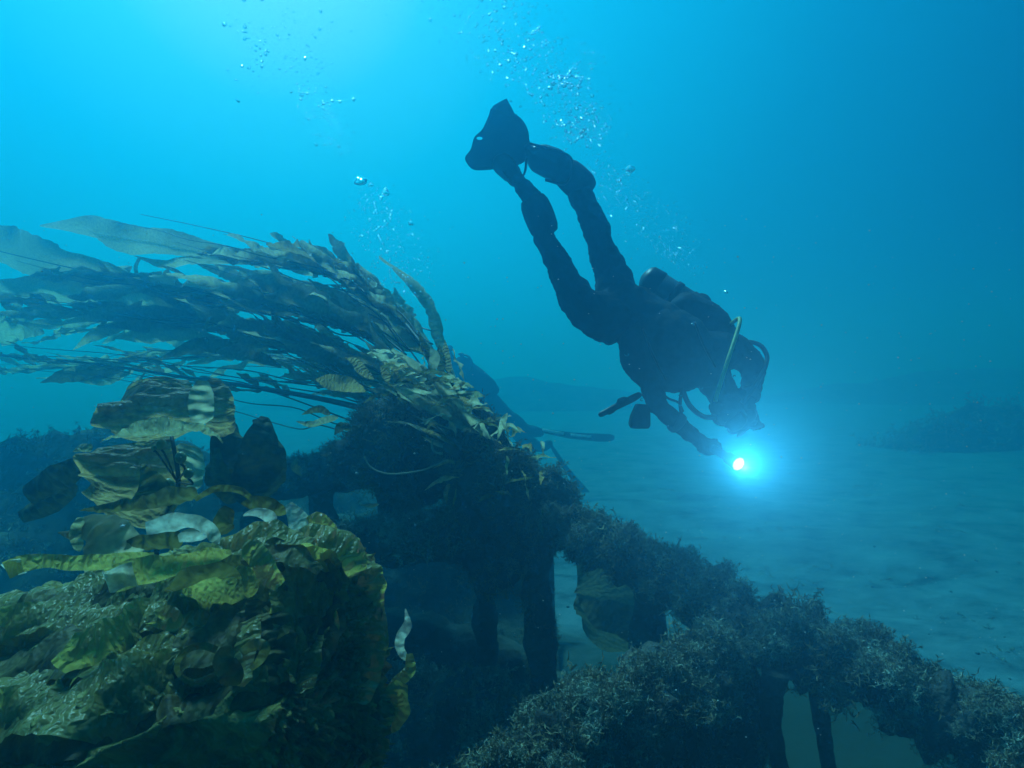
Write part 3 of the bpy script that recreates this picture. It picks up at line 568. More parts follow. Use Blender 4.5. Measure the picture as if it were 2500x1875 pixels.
H = [([(910, 730, .98), (860, 665, .98), (740, 640, .97), (605, 665, .96)], [16, 42, 48, 30], 'pale', dict(tilt=[-.2, .7, .9, .3], tip=.8, tear=.1, label='blade tip curling up, painted pale as if sunlit')),
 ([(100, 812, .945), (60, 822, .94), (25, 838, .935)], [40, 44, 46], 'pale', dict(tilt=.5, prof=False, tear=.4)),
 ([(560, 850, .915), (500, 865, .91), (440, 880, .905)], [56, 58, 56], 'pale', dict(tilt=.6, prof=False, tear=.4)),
 ([(640, 770, .98), (480, 800, .96), (330, 810, .95), (200, 800, .95), (95, 810, .94), (25, 835, .93)], [30, 42, 34, 26, 36, 44], 'green', dict(tilt=.35, tip=.85)),
 ([(960, 760, .96), (800, 800, .94), (640, 840, .93), (540, 855, .92), (445, 875, .91)], [40, 52, 58, 60, 56], 'green', dict(tilt=.5, tip=.9)),
 ([(1010, 720, .97), (1060, 780, .95), (1110, 840, .94), (1165, 900, .93)], [40, 58, 56, 36], 'green', dict(tilt=-.35, tip=.7, corr=.014, label='bright corrugated blade')),
 ([(1240, 680, 1.02), (1350, 690, 1.02), (1450, 740, 1.03), (1495, 850, 1.03)], [40, 62, 70, 55], 'green', dict(tilt=.6, tip=.7, corr=.012)),
 ([(900, 720, 1.0), (1040, 690, 1.0), (1180, 690, 1.0), (1300, 720, 1.0)], [40, 60, 66, 50], 'green', dict(tilt=.9, corr=.012, tip=.6)),
 ([(1000, 800, .97), (1120, 760, .97), (1240, 780, .97), (1330, 840, .97)], [40, 56, 60, 40], 'olive', dict(tilt=.7, corr=.012, tip=.6)),
 ([(930, 690, 1.03), (930, 640, 1.03), (955, 580, 1.05)], [50, 52, 36], 'olive', dict(tilt=-.4, tip=.7)),
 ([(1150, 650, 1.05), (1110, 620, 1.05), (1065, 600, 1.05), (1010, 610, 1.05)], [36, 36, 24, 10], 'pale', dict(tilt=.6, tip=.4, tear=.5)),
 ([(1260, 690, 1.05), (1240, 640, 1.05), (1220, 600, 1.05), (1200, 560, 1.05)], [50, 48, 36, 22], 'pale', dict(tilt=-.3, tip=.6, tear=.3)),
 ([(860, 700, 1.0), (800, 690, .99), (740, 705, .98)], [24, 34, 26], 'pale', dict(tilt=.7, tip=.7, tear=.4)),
 ([(1400, 690, 1.06), (1330, 640, 1.06), (1270, 620, 1.06)], [26, 40, 24], 'green', dict(tilt=.3)),
 ([(1190, 600, 1.12), (1100, 565, 1.12), (1000, 560, 1.12)], [26, 34, 24], 'olive', dict(tilt=.4)),
 ([(1050, 545, 1.1), (990, 505, 1.1), (890, 500, 1.1), (810, 545, 1.1)], [12, 14, 14, 10], 'olive', dict(tilt=.3, prof=False)),
 ([(1000, 870, .92), (900, 850, .9), (780, 870, .89), (680, 930, .88)], [40, 44, 44, 30], 'olive', dict(tilt=.9, corr=.012)),
 ([(960, 1150, .86), (930, 1210, .85), (960, 1270, .84), (950, 1315, .84)], [26, 44, 48, 44], 'olive', dict(tilt=.2, tip=.8)),
 ([(900, 1170, .86), (820, 1150, .85), (745, 1200, .85), (740, 1260, .85), (800, 1300, .86), (890, 1270, .87)], [14, 14, 13, 12, 12, 10], 'olive', dict(prof=False, tilt=.3)),
 ([(1000, 1180, .86), (1060, 1145, .86), (1100, 1160, .86), (1080, 1210, .86), (1040, 1250, .86)], [18, 22, 22, 18, 10], 'olive', dict(prof=False)),
 ([(640, 1010, .88), (700, 1020, .87), (720, 1060, .86), (600, 1060, .85)], [20, 36, 30, 12], 'green', dict(tear=.6)),
]
for pts, hw, mt, kw in H:
    kw.setdefault('corr', .007); kw.setdefault('tear', .12)
    bpx(C5, pts, hw, M[mt], heap, n=64, m=17, ruffle=.3, rf=34, cf=50, **kw)
from mathutils.bvhtree import BVHTree
mm = HM.data; hoff = wloc(HM)
bvh = BVHTree.FromPolygons([Vector(v.co) + Vector(hoff) for v in mm.vertices], [tuple(p.vertices) for p in mm.polygons])
def drape(path, hwpx, mat, lift=.012, tipup=.04, n=72, **k):
    """a long blade lying on the heap along a surveyed path, its tip lifting off"""
    q = spline(np.array(path, float), n); pts, nn = [], []; dl, nl = 1.0, -CF
    for x, y in q:
        dr = unit(P(x, y, 1.0) - CO); h = bvh.ray_cast(Vector(CO), Vector(dr), 3)
        if h[0] is not None: dl = np.dot(np.array(h[0]) - CO, CF); nl = np.array(h[1])
        pts.append(P(x, y, dl)); nn.append(nl)
    pts, nn = np.array(pts), np.array(nn); ker = np.ones(15) / 15
    sm = lambda a: np.stack([np.convolve(np.pad(a[:, i], 7, mode='edge'), ker, 'valid') for i in range(3)], 1)
    pts, nn = sm(sm(pts)), unit(sm(sm(nn))); u = np.linspace(0, 1, n)[:, None]
    pts = pts + nn * (lift + tipup * np.clip((u - .7) / .3, 0, 1) ** 2)
    hw = [h / F * dl for h in hwpx]
    return blade('blade', pts, hw, M[mat], heap, n=n, m=19, nrm=nn, **k)
for i in range(10):                                   # broad blades sweeping left over the heap, upper ones overlapping the lower
    t = (i / 9) ** 1.2; x0 = 900 - 230 * t + rng.uniform(-30, 30); y0 = 1370 + 300 * t + rng.uniform(-12, 12); L = x0 + rng.uniform(40, 240) - (300 * rng.random() if i % 3 == 1 else 0)
    yl = 1490 + 330 * t + rng.uniform(-20, 20); q = lambda u: (x0 - L * u, y0 + (yl - y0) * (u ** .8) - 30 * math.sin(u * 3.14) * (1 - t) + 9 * math.sin(u * 9 + i))
    w = rng.uniform(44, 92)
    drape([q(u) for u in (0, .2, .4, .6, .8, 1)], [w * .8, w, w * 1.1, w * .95, w * .8], ['green', 'olive', 'green', 'green'][i % 4], lift=.004 + .014 * (1 - t), tipup=rng.uniform(.0, .05), n=110,
          ruffle=rng.uniform(.2, .36), rf=rng.uniform(20, 44), corr=.011, cf=60, tip=.5, tear=.22, cup=-.18, tilt=rng.normal(-.1, .15), base=.08)
for i in range(7):                                   # folding down over the right flank
    x0 = 600 + 42 * i + rng.uniform(-10, 10); y0 = np.interp(x0, [560, 700, 820, 900], [1330, 1290, 1290, 1340]) + rng.uniform(0, 40); L = rng.uniform(260, 460)
    k_ = np.interp(x0, [600, 900], [.05, .30]); path = [(x0, y0), (x0 + L * .3 * k_, y0 + L * .3), (x0 + L * .34 * k_, y0 + L * .65), (x0 + L * .2 * k_, y0 + L)]
    w = rng.uniform(42, 66)
    drape(path, [w * .8, w, w, w * .8], ['green', 'olive', 'green'][i % 3], lift=.003 + .012 * rng.random(), tipup=rng.uniform(0, .02), ruffle=rng.uniform(.2, .36), rf=rng.uniform(20, 44), corr=.011, cf=64, tip=.3, tear=.25, cup=-.2, tilt=rng.normal(0, .1), base=.1)
k = thing('kelp', G4(1420, 1640, 1.12), 'twisted kelp strand with tip painted sunlit white rising right of the heap', 'kelp')
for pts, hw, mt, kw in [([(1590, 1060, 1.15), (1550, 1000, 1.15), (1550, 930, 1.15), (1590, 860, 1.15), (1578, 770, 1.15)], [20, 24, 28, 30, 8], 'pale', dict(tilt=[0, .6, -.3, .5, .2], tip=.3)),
        ([(1440, 1290, 1.12), (1530, 1180, 1.13), (1600, 1110, 1.14), (1600, 1020, 1.15)], [30, 34, 34, 18], 'green', dict(tilt=.3, prof=False)),
        ([(1430, 1480, 1.1), (1450, 1380, 1.1), (1510, 1280, 1.11), (1560, 1180, 1.12)], [60, 80, 90, 50], 'green', dict(tilt=-.3, tip=.7)),
        ([(1500, 1460, 1.1), (1560, 1330, 1.1), (1540, 1240, 1.1)], [30, 50, 34], 'green', dict(tilt=.5, tear=.4)),
        ([(1380, 1480, 1.08), (1400, 1350, 1.08), (1420, 1200, 1.1)], [30, 40, 24], 'olive', dict())]:
    bpx(G4, pts, hw, M[mt], k, n=44, m=11, ruffle=.2, rf=35, corr=.006, cf=60, **kw)
tube('stipe', [G4(1400, 1800, 1.12), G4(1400, 1500, 1.1), G4(1410, 1350, 1.1)], [.008, .006], M['stipe'], k)
k = thing('kelp', P(1460, 1560, 3.2), 'wide rust brown kelp blade behind the gap right of the post', 'kelp')
for pts, hw, mt in [([(1480, 1590, 3.3), (1490, 1500, 3.2), (1480, 1420, 3.2), (1430, 1350, 3.2)], [70, 92, 85, 50], 'rust'), ([(1560, 1580, 3.2), (1530, 1520, 3.1), (1470, 1500, 3.1), (1420, 1470, 3.1)], [30, 40, 36, 16], 'rust')]:
    bpx(S1, pts, hw, M[mt], k, n=30, m=11, ruffle=.15, tip=.5, tilt=.2)
# loose line
tag(tube('fishing_line', [C6(570, 950, 2.4), C6(610, 1020, 2.4), C6(690, 1065, 2.4), C6(800, 1078, 2.4), C6(980, 1055, 2.4), C6(1090, 1015, 2.4), C6(1180, 975, 2.4)], .0035, M['line'], n=40, ns=6), 'thin pale line sagging between the kelp stump and the left frame', 'line')
tag(tube('fishing_line', [C6(1000, 665, 2.3), C6(1080, 700, 2.3), C6(1200, 745, 2.3)], .003, M['line'], n=16, ns=6), 'short straight pale line caught in the kelp above the stump', 'line')
tag(tube('fishing_line', [C6(1075, 820, 2.3), C6(1070, 870, 2.3), C6(1090, 915, 2.3), C6(1150, 930, 2.3)], .0045, M['line'], n=16, ns=6), 'curled pale strand on the left side of the stump', 'line')

# ------------------------------------------------------------------ diver
D0 = 2.9
def c1(x, y, r, d): return (C1(x, y, d), r / 2.592 * d / F)
def c2(x, y, r, d): return (C2(x, y, d), r / 2.765 * d / F)
diver = thing('person', C2(560, 560, D0) * np.array([1, 1, 1]), 'scuba diver in a black wetsuit swimming head down and holding a bright torch', 'person')
def fingers(wrist, palm_dir, side_dir, curl_dir, s=1.0, grip=.9):
    """palm plus four fingers and a thumb as chains rooted in the palm"""
    pd, sd2, cd = unit(palm_dir), unit(side_dir), unit(curl_dir); ch = []
    kn = wrist + pd * .085 * s
    ch.append([(wrist, .027 * s), (wrist + pd * .045 * s, .033 * s), (kn, .026 * s)])
    for q, ln in zip((-1.5, -.5, .5, 1.5), (.068, .078, .073, .058)):
        b = wrist + pd * .05 * s + sd2 * q * .017 * s; p0 = kn + sd2 * q * .0205 * s
        p1 = p0 + (pd * math.cos(grip * .6) + cd * math.sin(grip * .6)) * ln * .45 * s
        p2 = p1 + (pd * math.cos(grip * 1.5) + cd * math.sin(grip * 1.5)) * ln * .32 * s
        p3 = p2 + (pd * math.cos(grip * 2.3) + cd * math.sin(grip * 2.3)) * ln * .28 * s
        ch.append([(b, .014 * s), (p0, .0115 * s), (p1, .0105 * s), (p2, .0095 * s), (p3, .0085 * s)])
    t0 = wrist + pd * .02 * s - sd2 * .02 * s; t1 = t0 - sd2 * .03 * s + pd * .03 * s + cd * .01 * s; t2 = t1 + pd * .028 * s + cd * .022 * s; t3 = t2 + cd * .02 * s + sd2 * .012 * s
    ch.append([(t0, .018 * s), (t1, .0135 * s), (t2, .0115 * s), (t3, .009 * s)])
    return ch
HX = unit(CR * .72 - CU * .69)                          # body axis towards the head
TL = C2(1112, 1472, 2.5)                                # torch lens
LW = C2(800, 1275, 2.76)                                # left wrist
RW = C2(1172, 1050, 2.84)
hc = C2(1050, 1090, 2.86)                               # head centre
fwd = unit(-CF * .55 + HX * .35 - CU * .35)             # where the face looks
hup = unit(HX - fwd * np.dot(HX, fwd)); hsd = np.cross(fwd, hup)
body = [
 [c1(1060, 1400, 150, 2.98), c1(1020, 1215, 112, 3.0), c1(955, 1060, 86, 3.02), c1(938, 1000, 82, 3.02), c1(905, 900, 84, 3.03), c1(862, 800, 78, 3.05), c1(808, 690, 76, 3.07), c1(770, 600, 66, 3.1), c1(700, 545, 66, 3.1), c1(600, 500, 60, 3.08)],
 [c1(1010, 1500, 160, 2.88), c1(860, 1430, 134, 2.88), c1(748, 1285, 92, 2.9), c1(688, 1160, 80, 2.92), c1(630, 1060, 72, 2.94), c1(594, 985, 66, 2.96), c1(594, 900, 74, 2.97), c1(556, 800, 74, 2.98), c1(500, 715, 60, 2.98), c1(450, 650, 44, 3.0), c1(390, 585, 42, 3.02)],
 [c2(330, 430, 195, 2.95), c2(480, 540, 215, 2.92), c2(640, 650, 235, 2.9), c2(780, 770, 190, 2.88), c2(880, 860, 110, 2.87), c2(980, 990, 76, 2.86), c2(1030, 1060, 95, 2.86)],
 [c2(990, 840, 62, 2.87), c2(1030, 930, 58, 2.86), c2(1060, 1020, 60, 2.86)],
 [c2(560, 880, 105, 2.82), c2(700, 840, 160, 2.85), c2(900, 740, 170, 2.87), c2(1085, 700, 112, 2.93)],
 [c2(535, 890, 96, 2.8), c2(540, 990, 82, 2.77), c2(580, 1085, 66, 2.74), c2(690, 1190, 58, 2.75), (LW, .036)],
 [c2(1100, 715, 108, 2.93), c2(1195, 790, 90, 2.92), c2(1212, 890, 74, 2.9), c2(1190, 990, 60, 2.86), (RW, .034)],
 [(hc - fwd * .012 + hup * .03, .096), (hc + fwd * .035 - hup * .03, .078)],                       # skull and jaw
 [(hc + fwd * .10 + hup * .0, .018), (hc + fwd * .115 - hup * .02, .02)],                          # nose
 [(hc + hsd * .085, .026)], [(hc - hsd * .085, .026)],                                             # ears under the hood
]
body += fingers(LW, TL - LW + CF * .1, CU, CR, .95, .95)
body += fingers(RW, HX * .3 - CU - CF * .2, CR, -CF, .95, .6)
bo = organic('body', body, M['suit'], diver, voxel=.0075, smooth=4, lump=.011, lscale=15)
# cuffs of the suit at wrist, calf and ankle
def cuff(name, a, b, r, mat=M['bcd'], n=8, bul=1.0):
    t = np.linspace(0, 1, n)[:, None]; pts = a * (1 - t) + b * t; rr = r * (1 + .10 * np.sin(np.linspace(0, math.pi, n) * bul))
    rr[0] *= .9; rr[-1] *= .9
    V, Fc = tube_vf(pts, rr, 20); return obj(name, V, Fc, mat, diver)
cuff('gaiter', C1(604, 955, 2.97), C1(520, 745, 2.98), 88 / 2.592 * 2.97 / F)
cuff('gaiter', C1(860, 690, 3.06), C1(720, 560, 3.1), 92 / 2.592 * 3.06 / F)
cuff('cuff', C2(672, 1172, 2.75), C2(722, 1215, 2.75), 68 / 2.765 * 2.75 / F, M['grey'])
cuff('cuff', C2(1196, 975, 2.865), C2(1180, 1035, 2.845), 66 / 2.765 * 2.85 / F, M['grey'])
# buoyancy jacket
organic('buoyancy_jacket', [[c2(420, 640, 120, 2.84), c2(440, 780, 120, 2.82), c2(520, 870, 115, 2.8)], [c2(430, 520, 190, 2.92), c2(600, 650, 250, 2.88), c2(760, 720, 230, 2.87), c2(900, 760, 160, 2.87)],
   [c2(760, 430, 120, 3.0), c2(900, 520, 140, 2.98), c2(1000, 600, 105, 2.95), c2(1040, 680, 90, 2.93)], [c2(850, 390, 75, 3.05), c2(790, 400, 80, 3.05)], [c2(700, 860, 120, 2.8), c2(860, 820, 120, 2.8), c2(1000, 740, 105, 2.86)], [c2(560, 920, 70, 2.78), c2(700, 925, 62, 2.78), c2(840, 900, 60, 2.79), c2(960, 900, 70, 2.82)]], M['bcd'], diver, voxel=.011, smooth=5, lump=.010, lscale=9)
for a, b in [((470, 560), (620, 900)), ((820, 520), (960, 820))]:
    tube('strap', [C2(a[0], a[1], 2.70), C2((a[0] + b[0]) / 2 - 10, (a[1] + b[1]) / 2, 2.67), C2(b[0], b[1], 2.69)], .012, M['rubber'], diver, n=14, ns=8, flat=.3)
# tank
def lathe(name, a, b, prof, mat, parent, ns=24):
    ax = unit(b - a); L = np.linalg.norm(b - a); pts = [a + ax * L * t for t, r in prof]
    V, Fc = tube_vf(pts, [r for t, r in prof], ns); return obj(name, V, Fc, mat, parent)
tank = lathe('air_tank', C2(470, 205, 3.15), C2(920, 490, 3.08), [(0, .01), (.03, .04), (.1, .072), (.8, .074), (.9, .06), (.96, .03), (1, .024)], M['tank'], diver)
lathe('tank_boot', C2(462, 200, 3.15), C2(580, 274, 3.135), [(0, .012), (.06, .035), (.18, .06), (.34, .074), (.95, .078), (1, .074)], M['rubber'], tank)
for t in (.42, .66):
    p = C2(470 + 450 * t, 205 + 285 * t, 3.15 - .07 * t); q = p + unit(C2(920, 490, 3.08) - C2(470, 205, 3.15)) * .035
    lathe('tank_band', p, q, [(0, .076), (.1, .079), (.9, .079), (1, .076)], M['bcd'], tank)
lathe('valve', C2(920, 490, 3.08), C2(975, 525, 3.07), [(0, .018), (.4, .018), (.45, .028), (.95, .028), (1, .02)], M['steel'], tank)
# hoses
def hose(pts, r, mat=M['rubber'], name='hose', n=30): return tube(name, [C2(*p) for p in pts], r, mat, diver, n=n, ns=10)
hose([(1010, 560, 2.98), (1060, 528, 2.9), (1105, 496, 2.83), (1122, 494, 2.8), (1120, 530, 2.77), (1100, 600, 2.74), (1050, 750, 2.69), (1005, 890, 2.68), (970, 1000, 2.7), (955, 1060, 2.74)], .0095, M['yellow'], n=50)
hose([(1000, 600, 3.0), (1110, 648, 2.97), (1200, 650, 2.93), (1268, 678, 2.9), (1305, 740, 2.87), (1300, 800, 2.85), (1275, 860, 2.83), (1215, 960, 2.76), (1140, 1060, 2.74)], .011, n=50)
hose([(735, 940, 2.78), (750, 1010, 2.76), (790, 1085, 2.75), (870, 1150, 2.75), (960, 1160, 2.76)], .012)
hose([(590, 985, 2.76), (640, 1030, 2.75), (710, 1060, 2.75), (740, 1120, 2.75)], .0055)
hose([(735, 965, 2.75), (720, 1060, 2.74), (735, 1180, 2.73)], .008)
# octopus regulator on the yellow hose
organic('spare_regulator', [[c2(955, 1075, 34, 2.74), c2(950, 1110, 32, 2.74)], [c2(985, 1085, 24, 2.73), c2(975, 1125, 18, 2.73)]], M['rubber'], diver, voxel=.006, smooth=2)
# gauge on a lanyard, weight pouch
con = organic('gauge_console', [[c2(185, 1138, 20, 2.74), c2(300, 1080, 24, 2.74), c2(400, 1030, 26, 2.75), c2(440, 1008, 22, 2.76)], [c2(315, 1050, 24, 2.73), c2(345, 1040, 24, 2.73)], [c2(240, 1135, 9, 2.74), c2(270, 1120, 9, 2.74)]], M['rubber'], diver, voxel=.005, smooth=2)
tube('lanyard', [C2(440, 1008, 2.76), C2(470, 1000, 2.78), C2(500, 960, 2.8)], .006, M['grey'], con, n=10, ns=8)
def slab(name, f, poly, d, th, mat, parent, hole=None, bend=None, bev=.006):
    b = bmesh.new(); vs = [b.verts.new(f(x, y, d)) for x, y in poly]
    fa = b.faces.new(vs); ex = bmesh.ops.extrude_face_region(b, geom=[fa])
    for v in ex['geom']:
        if isinstance(v, bmesh.types.BMVert): v.co += Vector(CF * th)
    bmesh.ops.recalc_face_normals(b, faces=b.faces)
    bmesh.ops.bevel(b, geom=[e for e in b.edges], offset=bev, segments=2, affect='EDGES', profile=.6)
    V = [tuple(v.co) for v in b.verts]; b.verts.index_update(); Fc = [tuple(v.index for v in q.verts) for q in b.faces]; b.free()
    return obj(name, V, Fc, mat, parent, smooth=False)
slab('weight_pouch', C2, [(432, 1068), (522, 1074), (524, 1215), (512, 1236), (396, 1236), (384, 1205), (396, 1150)], 2.72, .06, M['bcd'], diver, bev=.01)
# mask, regulator
mk = organic('mask', [[(hc + fwd * .085 + hup * .03 - hsd * .055, .028), (hc + fwd * .105 + hup * .032, .03), (hc + fwd * .085 + hup * .03 + hsd * .055, .028)], [(hc + fwd * .11 + hup * .0, .025)]], M['rubber'], diver, voxel=.006, smooth=2)
for s in (-1, 1):
    c = hc + fwd * .128 + hup * .034 + hsd * s * .034; V, Fc = ball_vf((0, 0, 0), 1, 2)
    V = c + np.outer(V[:, 0] * .028, hsd) + np.outer(V[:, 1] * .02, hup) + np.outer(V[:, 2] * .006, fwd); obj('lens', V, Fc, M['tank'], mk)
V, Fc = tube_vf([hc + fwd * .075 * math.cos(a) + hsd * .103 * math.sin(a) + hup * .03 - fwd * .01 for a in np.linspace(R(50), R(310), 24)], .008, 8); obj('mask_strap', V, Fc, M['rubber'], mk)
organic('regulator', [[(hc + fwd * .12 - hup * .055 - hsd * .02, .03), (hc + fwd * .12 - hup * .055 + hsd * .02, .03)], [(hc + fwd * .09 - hup * .05, .02), (hc + fwd * .12 - hup * .055, .034)], [(hc + fwd * .11 - hup * .08 - hsd * .04, .014), (hc + fwd * .11 - hup * .08 + hsd * .04, .014)]], M['rubber'], diver, voxel=.006, smooth=2)
# small steel clips and rings on the harness
for x, y, r in [(360, 735, 8), (860, 958, 8), (720, 1075, 6), (690, 1150, 6), (805, 530, 5), (460, 1040, 6), (720, 1010, 5), (1085, 880, 5)]:
    a = rng.uniform(0, 6.28); c = C2(x, y, 2.66 if y < 950 else 2.72)
    pts = [c + (CR * math.cos(t) * 1.2 + CU * math.sin(t) * .8) * r / 2.765 * 2.7 / F * 1.3 for t in np.linspace(a, a + 4.6, 14)]
    V, Fc = tube_vf(pts, .0022, 6); obj('clip', V, Fc, M['steel'], diver)
# fins
def fin(outline, d, th, label, hole=None, ribs=(), tilt=0, parent=None, f=C1, mat=None, dd=(0, 0)):
    b = bmesh.new()
    cx, cy = np.mean([p[0] for p in outline]), np.mean([p[1] for p in outline])
    n = len(outline); dense = spline(np.array(list(outline) + [outline[0]], float), n * 6)[:-1]
    rings = [1.0, .8, .55, .3]; V = []; Fc = []
    dep = lambda x, y: d + dd[0] * (x - cx) / 400 + dd[1] * (y - cy) / 400
    m = len(dense)
    for sgn in (0, 1):
        for s in rings:
            for x, y in dense:
                X, Y = cx + (x - cx) * s, cy + (y - cy) * s; V.append(f(X, Y, dep(X, Y) + (th * (.25 + .75 * (1 - s)) * (1 if sgn else -1) * .5)))
        V.append(f(cx, cy, dep(cx, cy) + (th * .5 if sgn else -th * .5)))
    K = len(rings) * m + 1
    for sgn in (0, 1):
        o = sgn * K
        for q in range(len(rings) - 1):
            for i in range(m):
                a, b_, c, e = o + q * m + i, o + q * m + (i + 1) % m, o + (q + 1) * m + (i + 1) % m, o + (q + 1) * m + i
                Fc.append((a, b_, c, e) if sgn else (e, c, b_, a))
        for i in range(m):
            a, b_, c = o + (len(rings) - 1) * m + i, o + (len(rings) - 1) * m + (i + 1) % m, o + K - 1; Fc.append((a, b_, c) if sgn else (c, b_, a))
    for i in range(m): Fc.append((i, (i + 1) % m, K + (i + 1) % m, K + i))
    if hole:
        fo = obj('fin', V, Fc, mat or M['rubber'], parent)
        hx, hy, ha, hb = hole; dd_ = dep(hx, hy)
        ring = lambda z: [f(hx + ha * math.cos(a), hy + hb * math.sin(a), dd_ + z) for a in np.linspace(0, 2 * math.pi, 17)[:-1]]
        cV = ring(-.1) + ring(.1); cF = [tuple(range(16)), tuple(range(16, 32))[::-1]] + [(i, 16 + i, 16 + (i + 1) % 16, (i + 1) % 16) for i in range(16)]
        cu = obj('cut', cV, cF, None, None, smooth=False, origin=(0, 0, 0))
        cb = bmesh.new(); cb.from_mesh(cu.data); bmesh.ops.recalc_face_normals(cb, faces=cb.faces); cb.to_mesh(cu.data); cb.free()
        fb = bmesh.new(); fb.from_mesh(fo.data); bmesh.ops.recalc_face_normals(fb, faces=fb.faces); fb.to_mesh(fo.data); fb.free()
        md = fo.modifiers.new('h', 'BOOLEAN'); md.object = cu; md.operation = 'DIFFERENCE'; md.solver = 'EXACT'
        dg = bpy.context.evaluated_depsgraph_get(); dg.update(); me = bpy.data.meshes.new_from_object(fo.evaluated_get(dg))
        fo.modifiers.clear(); fo.data = me; me.name = 'fin'; bpy.data.objects.remove(cu)
        return fo
    return obj('fin', V, Fc, mat or M['rubber'], parent, smooth=True)
finA = [(400, 195), (450, 235), (482, 285), (497, 345), (490, 420), (478, 490), (430, 525), (310, 548), (190, 560), (135, 550), (98, 505), (95, 470), (128, 425), (150, 352), (200, 300), (238, 222), (262, 165), (330, 190)]
f1 = fin(finA, 3.06, .03, '', hole=(183, 357, 19, 10), parent=diver, dd=(.10, .12))
finB = [(355, 104), (385, 160), (420, 225), (475, 290), (500, 370), (510, 410), (480, 470), (420, 420), (340, 320), (280, 240), (262, 165), (305, 130)]
f2 = fin(finB, 3.16, .025, '', parent=diver, dd=(.05, .1))
fp1 = organic('foot_pocket', [[c1(330, 520, 70, 3.05), c1(390, 585, 62, 3.02), c1(405, 620, 45, 3.02)]], M['rubber'], f1, voxel=.008, smooth=3)
fp2 = organic('foot_pocket', [[c1(500, 430, 40, 3.12), c1(560, 480, 92, 3.1), c1(650, 520, 100, 3.09), c1(700, 550, 92, 3.09)]], M['rubber'], f2, voxel=.009, smooth=3)
tube('fin_strap', [C1(330, 560, 2.98), C1(385, 640, 2.96), C1(425, 640, 2.97), C1(470, 570, 3.02), C1(480, 480, 3.05)], .008, M['rubber'], f1, n=24, ns=8, flat=.5)
tube('fin_strap', [C1(500, 390, 3.05), C1(690, 440, 3.02), C1(770, 500, 3.02), C1(730, 640, 3.0), C1(600, 620, 3.02)], .012, M['rubber'], f2, n=24, ns=8, flat=.5)
# torch
tdir = unit(TL - LW + (-CF) * .05)
torch = thing('dive_torch', TL - tdir * .16, 'lit dive torch held out by the diver and shining at the viewer', 'torch')
def mk_torch():
    a = TL - tdir * .17
    lathe('torch_body', a, TL, [(0, .012), (.02, .019), (.55, .019), (.62, .026), (.96, .031), (1, .031)], M['grey'], torch, 20)
    m, t, o = newmat('lit_lens'); e = N(t, 'ShaderNodeEmission'); e.inputs['Color'].default_value = (1, .80, .38, 1); e.inputs['Strength'].default_value = 1.6; t.links.new(e.outputs[0], o.inputs['Surface'])
    V, Fc = ball_vf((0, 0, 0), 1, 2); u = unit(np.cross(tdir, CU)); v = np.cross(u, tdir)
    V = TL + tdir * .002 + np.outer(V[:, 0] * .029, u) + np.outer(V[:, 1] * .029, v) + np.outer(V[:, 2] * .008, tdir)
    obj('torch_lens', V, Fc, m, torch)
    ld = bpy.data.lights.new('torch_lamp', 'SPOT'); l = bpy.data.objects.new('torch_lamp', ld); COL.objects.link(l); l.parent = torch
    l.location = Vector(TL + tdir * .03 - wloc(torch)); aim = unit(-CF * 1.0 + CR * .05 + CU * .6)
    l.rotation_euler = Vector(aim).to_track_quat('-Z', 'Y').to_euler(); ld.energy = 56; ld.spot_size = R(128); ld.spot_blend = 1; ld.shadow_soft_size = .02; ld.color = (1, .54, .64)
mk_torch()
# ------------------------------------------------------------------ second diver behind the stump
D2 = 8.3
d2 = thing('person', G1(700, 760, D2), 'second diver half hidden behind the kelp stump with pale striped fins trailing right', 'person')
def g1(x, y, r, d=D2): return (G1(x, y, d), r / 3.318 * d / F)
b2 = [[g1(395, 490, 62), g1(510, 610, 80), g1(630, 745, 86), g1(750, 870, 80), g1(830, 945, 74)], [g1(330, 440, 48), g1(300, 400, 60)], [g1(420, 520, 50), g1(330, 640, 40), g1(260, 720, 30)], [g1(560, 600, 60), g1(470, 780, 42), g1(380, 830, 30)],
      [g1(830, 930, 80), g1(930, 1000, 62), g1(1020, 1010, 46), g1(1060, 1020, 34)], [g1(850, 960, 80, 8.5), g1(960, 1090, 60, 8.5), g1(1060, 1130, 44, 8.5), g1(1130, 1110, 34, 8.5)]]
b2 += fingers(G1(250, 730, D2), -CR - CU * .5, CU, CF, 1, .6) + fingers(G1(370, 840, D2), -CR - CU * .4, CU, CF, 1, .6)
organic('body', b2, M['suit'], d2, voxel=.014, smooth=4, lump=.008, lscale=9)
t2 = lathe('air_tank', G1(700, 690, 8.2), G1(440, 440, 8.2), [(0, .005), (.03, .04), (.1, .066), (.16, .07), (.8, .07), (.92, .05), (1, .02)], M['tank'], d2)
lathe('valve', G1(440, 400, 8.15), G1(410, 372, 8.15), [(0, .03), (.5, .03), (1, .02)], M['rubber'], t2)
organic('buoyancy_jacket', [[g1(420, 470, 75, 8.2), g1(520, 580, 105, 8.2), g1(620, 680, 100, 8.2)], [g1(430, 440, 42, 8.15), g1(480, 450, 34, 8.15)], [g1(560, 570, 70, 8.15), g1(650, 640, 60, 8.15), g1(690, 670, 40, 8.15)]], M['bcd'], d2, voxel=.014, smooth=4)
hs = obj('hood', *ball_vf(G1(325, 335, D2), 28 / 3.318 * D2 / F), M['suit'], d2)
tube('hose', [G1(400, 380, 8.2), G1(470, 395, 8.1), G1(505, 450, 8.05), G1(500, 520, 8.05)], .016, M['rubber'], d2, n=16)
